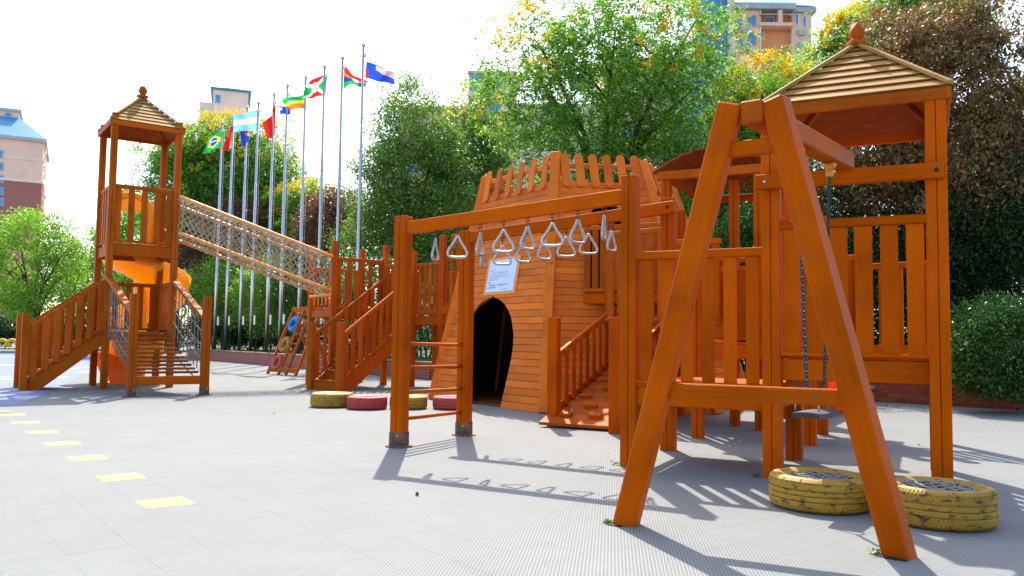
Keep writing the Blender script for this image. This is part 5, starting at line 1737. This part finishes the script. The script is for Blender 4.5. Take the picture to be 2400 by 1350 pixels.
LG_DARK = [(.010, .030, .006), (.018, .050, .008), (.032, .080, .012), (.055, .12, .018)]
M_CAMPHOR = leaf("camphor leaves", [(0.045, 0.0994, 0.0242), (0.0825, 0.1711, 0.0323), (0.15, 0.276, 0.0484), (0.2812, 0.414, 0.0727)], .38, .4)
M_KOEL = leaf("goldenrain leaves", [(0.0538, 0.1486, 0.0284), (0.101, 0.243, 0.0407), (0.1853, 0.3646, 0.0528), (0.3367, 0.513, 0.0733)], .48, .5)
M_LIME = leaf("light green leaves", [(0.0782, 0.1848, 0.0245), (0.1435, 0.2826, 0.0343), (0.2347, 0.3912, 0.0489), (0.3391, 0.4782, 0.0733)], .48, .42)
M_DARKL = leaf("dark glossy leaves", [(0.0067, 0.0244, 0.007), (0.0133, 0.0401, 0.0104), (0.0244, 0.0645, 0.014), (0.05, 0.1112, 0.0233)], .25, .42, .35)
M_BROWNL = leaf("bronze leaves", [(0.0493, 0.0547, 0.0236), (0.123, 0.082, 0.0356), (0.2307, 0.123, 0.0474), (0.3691, 0.2051, 0.0652), (0.1538, 0.1778, 0.0593)], .30, .40, .40)
M_REDL = leaf("dark red leaves", [(0.0628, 0.0323, 0.0215), (0.1346, 0.0503, 0.0323), (0.1973, 0.0807, 0.0448), (0.0897, 0.0807, 0.0269)], .35, .4)
M_SHRUB = leaf("shrub leaves", [(0.0142, 0.0575, 0.0086), (0.0312, 0.1087, 0.0151), (0.0639, 0.1661, 0.0236), (0.1066, 0.2173, 0.0323)], .33, .32, .5)
M_BLOOM = leaf("yellow blossom", [(.55, .36, .03), (.70, .48, .04), (.80, .58, .08)], .4, .7)

def tree(name, label, px, py, rx, ry, Y, mat, seed, nclump, per, ls, style='leaf', crad=.55, bloom=0, trunk_r=.16, basez=.34, fork=.42, depth=None, group=None, hollow=.4, trunk_px=None, flen=.42, cat="tree", tiers=None):
    k = Y / FPX
    c = at(px, py, Y)
    rad = (rx * k, (depth or rx * .8) * k, ry * k)
    tx = at(trunk_px, py, Y).x if trunk_px is not None else c.x
    t = thing(name, label, cat, (tx, Y, basez), 0, group)
    trunk(t, (tx, Y, basez), c, rad, trunk_r, seed, None, 7, fork)
    cl = crown_points(nclump, c, rad, seed, hollow)
    if style == 'leaf':
        leaf_cloud("crown", t, cl, crad, per, ls, mat, seed + 1)
    else:
        frond_cloud("crown", t, cl, crad, per, ls, mat, seed + 1, 11, flen)
    if bloom:
        r = np.random.default_rng(seed + 5)
        d = unit(r.normal(size=(bloom * 4, 3)) + np.array([0, -.35, .55]))
        d = d[(d[:, 2] > -.1)][:bloom]
        pts = np.array(c) + d * np.array(rad) * r.uniform(.92, 1.06, (len(d), 1))
        bloom_cloud("blossom", t, pts, M_BLOOM, seed + 9, .30 * (1 + Y / 60))
    return t
TB = "trees around the playground"
tree("round_tree", "round bright green tree left of the lookout tower", 72, 628, 138, 138, 50, M_LIME, 3, 330, 110, .17, 'leaf', .55, 0, .2, .0, .3, 115, TB, trunk_px=92)
tree("goldenrain_tree", "tall goldenrain tree with yellow blossom behind the left flagpoles", 545, 412, 165, 142, 47, M_KOEL, 5, 480, 15, .19, 'frond', .85, 150, .2, .34, .35, 130, TB)
tree("green_tree", "green tree between the lookout tower and the flagpoles", 425, 470, 120, 160, 45, M_KOEL, 8, 320, 90, .17, 'leaf', .55, 30, .17, .34, .3, 90, TB)
tree("goldenrain_tree", "smaller goldenrain tree behind the middle flagpoles", 715, 520, 115, 90, 44, M_LIME, 14, 200, 14, .18, 'frond', .6, 90, .15, .34, .3, 90, TB)
tree("camphor_tree", "dense dark green tree left of the fort crown", 975, 445, 138, 235, 30, M_CAMPHOR, 21, 520, 120, .125, 'leaf', .50, 0, .2, .34, .3, 120, TB, .35)
tree("camphor_tree", "tall dense green tree close behind the fort's left side", 1110, 400, 90, 200, 33, M_CAMPHOR, 26, 300, 110, .13, 'leaf', .5, 40, .18, .34, .3, 90, TB, .35)
tree("goldenrain_tree", "large spreading goldenrain tree above the fort", 1420, 205, 300, 265, 24, M_KOEL, 31, 500, 15, .125, 'frond', .50, 85, .20, .34, .52, 220, TB, .35, 1420, flen=.36)
tree("light_green_tree", "light green tree left of the tower roof", 1800, 305, 150, 165, 25, M_LIME, 37, 430, 120, .105, 'leaf', .42, 60, .15, .34, .4, 120, TB, .35)
tree("goldenrain_tree", "yellow blossoming tree behind the tower finial", 2000, 165, 100, 140, 28, M_KOEL, 43, 220, 14, .13, 'frond', .5, 140, .15, .34, .4, 100, TB)
tree("bronze_tree", "tall bronze leaved tree filling the right side", 2230, 325, 285, 360, 17.5, M_BROWNL, 47, 950, 115, .105, 'leaf', .30, 0, .14, .34, .35, 150, TB, .35)
tree("green_tree", "green tree behind the canopy tower", 1640, 470, 170, 170, 23, M_KOEL, 53, 330, 110, .10, 'leaf', .42, 0, .14, .34, .3, 120, TB, .3)
tree("green_tree", "green tree rising behind the bronze tree", 2180, 20, 150, 120, 24, M_KOEL, 59, 220, 14, .12, 'frond', .5, 60, .15, .34, .4, 120, TB)
def hedge(name, label, px, py, rx, ry, Y, mat, seed, nclump, per, ls, depth=None, crad=.3, hollow=.5, cat="shrub", group="shrubs in the planting beds"):
    k = Y / FPX
    c = at(px, py, Y)
    rad = (rx * k, (depth or rx * .6) * k, ry * k)
    t = thing(name, label, cat, (c.x, Y, .34), 0, group)
    V, F = [], []
    rd = random.Random(seed)
    for q in range(5):
        b = Vector((c.x + rd.uniform(-.4, .4) * rad[0], Y + rd.uniform(-.3, .3) * rad[1], .3))
        e = Vector((c.x + rd.uniform(-.7, .7) * rad[0], Y + rd.uniform(-.6, .6) * rad[1], c.z + rd.uniform(0, .5) * rad[2]))
        limb(V, F, [b, b.lerp(e, .5) + Vector((rd.uniform(-.1, .1), 0, .1)), e], [.04, .03, .01], 5)
    put("stems", mesh("stems", V, F, [M_TRUNK], True), None, t)
    cl = crown_points(nclump, c, rad, seed, hollow)
    cl[:, 2] = np.maximum(cl[:, 2], .30 + np.random.default_rng(seed).random(len(cl)) * .3)
    leaf_cloud("foliage", t, cl, crad, per, ls, mat, seed + 1, .2, .3, .8)
    return t
hedge("dark_shrub", "tall dark glossy hedge shrub behind the swing", 1930, 600, 165, 260, 18.5, M_DARKL, 61, 420, 100, .085, 110, .33)
hedge("dark_shrub", "tall dark glossy hedge shrub behind the right tower post", 2210, 640, 150, 220, 17.0, M_DARKL, 67, 380, 100, .08, 100, .33)
hedge("dark_shrub", "dark hedge shrub at the right picture edge", 2400, 600, 120, 240, 16.5, M_DARKL, 68, 300, 100, .08, 90, .33)
hedge("dark_shrub", "dark glossy shrub below the curved canopy", 1730, 660, 130, 170, 20, M_DARKL, 69, 300, 100, .085, 100, .33)
hedge("evergreen_hedge", "deep dark evergreen hedge filling the back right of the playground", 2080, 640, 420, 300, 23, M_DARKL, 171, 520, 90, .17, 120, .55, .25, "hedge")
hedge("evergreen_hedge", "dark evergreen hedge behind the canopy tower and fort", 1480, 650, 300, 230, 26, M_DARKL, 173, 340, 90, .18, 90, .5, .25, "hedge")
hedge("evergreen_hedge", "tall green hedge closing the view behind the flagpoles", 590, 640, 330, 190, 62, M_CAMPHOR, 175, 480, 90, .30, 60, .9, .25, "hedge")
hedge("evergreen_hedge", "green hedge behind the lookout tower stairs", 250, 690, 130, 130, 63, M_CAMPHOR, 177, 260, 90, .26, 60, .8, .25, "hedge")
hedge("rounded_shrub", "rounded bright green shrub overhanging the brick wall on the right", 2345, 835, 125, 118, 13.2, M_SHRUB, 71, 420, 70, .065, 100, .20, .7)
hedge("rounded_shrub", "leafy green shrub with lit top behind the orange slide hood", 1760, 560, 80, 80, 17.5, M_SHRUB, 73, 160, 80, .075, 60, .25)
hedge("dark_shrub", "dark green shrub between the walkway and the fort", 1010, 640, 110, 190, 29, M_CAMPHOR, 75, 260, 100, .12, 90, .42)
hedge("dark_shrub", "dark green shrub right of the small goldenrain tree", 870, 650, 80, 180, 31, M_CAMPHOR, 77, 200, 100, .12, 80, .42)
hedge("red_shrub", "dark red leaved shrub behind the right end of the net tunnel", 775, 520, 80, 75, 37, M_REDL, 79, 170, 90, .13, 70, .42)
hedge("red_shrub", "dark red leaved shrub behind the middle of the net tunnel", 560, 520, 90, 55, 43, M_REDL, 81, 170, 90, .14, 70, .42)
hedge("purple_shrub", "dark purple shrub right of the lookout tower", 490, 620, 90, 95, 42, M_REDL, 83, 190, 90, .13, 70, .42)
hedge("green_shrub", "bright green shrub behind the left flagpoles", 520, 680, 80, 80, 40.5, M_LIME, 85, 190, 90, .13, 60, .42)
hedge("green_shrub", "bright green shrub behind the middle flagpoles", 620, 690, 75, 95, 38, M_LIME, 87, 190, 90, .12, 60, .42)
hedge("green_shrub", "bright green shrub above the inclined climbing frame", 700, 680, 75, 95, 36.5, M_SHRUB, 89, 190, 90, .12, 60, .42)
hedge("green_shrub", "green shrub behind the lookout tower", 300, 620, 80, 140, 50, M_KOEL, 91, 220, 90, .16, 70, .5)
hedge("dark_shrub", "low dark hedge in the shade below the round tree", 60, 770, 220, 40, 58, M_DARKL, 93, 260, 90, .2, 60, .5, .3, "hedge")
hedge("dark_shrub", "low dark hedge behind the lookout tower slide", 330, 770, 130, 50, 56, M_DARKL, 95, 200, 90, .2, 60, .5, .3, "hedge")
hedge("dark_shrub", "low dark hedge along the iron fence", 590, 770, 130, 45, 43, M_DARKL, 97, 240, 90, .15, 50, .4, .3, "hedge")
hedge("dark_shrub", "low dark hedge behind the staircase", 850, 780, 130, 60, 33, M_DARKL, 99, 240, 90, .12, 50, .4, .3, "hedge")
hedge("dark_shrub", "dark shrub seen behind the fort's right side", 1560, 640, 120, 180, 23, M_DARKL, 101, 260, 90, .10, 60, .4, .3)

# fallen leaves on the floor by the right planter
n = 260
xs = rng.uniform(3.5, 11, n); ys = 16.2 - .93 * (xs - 6.0) - rng.random(n) ** 1.6 * 3.2
ys[:22] = rng.uniform(5, 15, 22); xs[:22] = rng.uniform(-.4, .55, 22) * ys[:22]
c = np.c_[xs, ys, np.full(n, .012)]
ang = rng.uniform(0, 6.28, n); s = rng.uniform(.014, .032, n)
a = np.c_[np.cos(ang) * s, np.sin(ang) * s, rng.normal(0, .006, n)]; b = np.c_[-np.sin(ang) * s * .5, np.cos(ang) * s * .5, rng.normal(0, .006, n)]
o = put("fallen_leaves", quads_mesh("fallen_leaves", c, a, b, leaf("dry leaves", [(.14, .04, .02), (.13, .07, .02), (.07, .035, .02)], .1, .95, .05)))
tag(o, "dry red and brown leaves scattered over the floor", "leaves", kind="stuff")
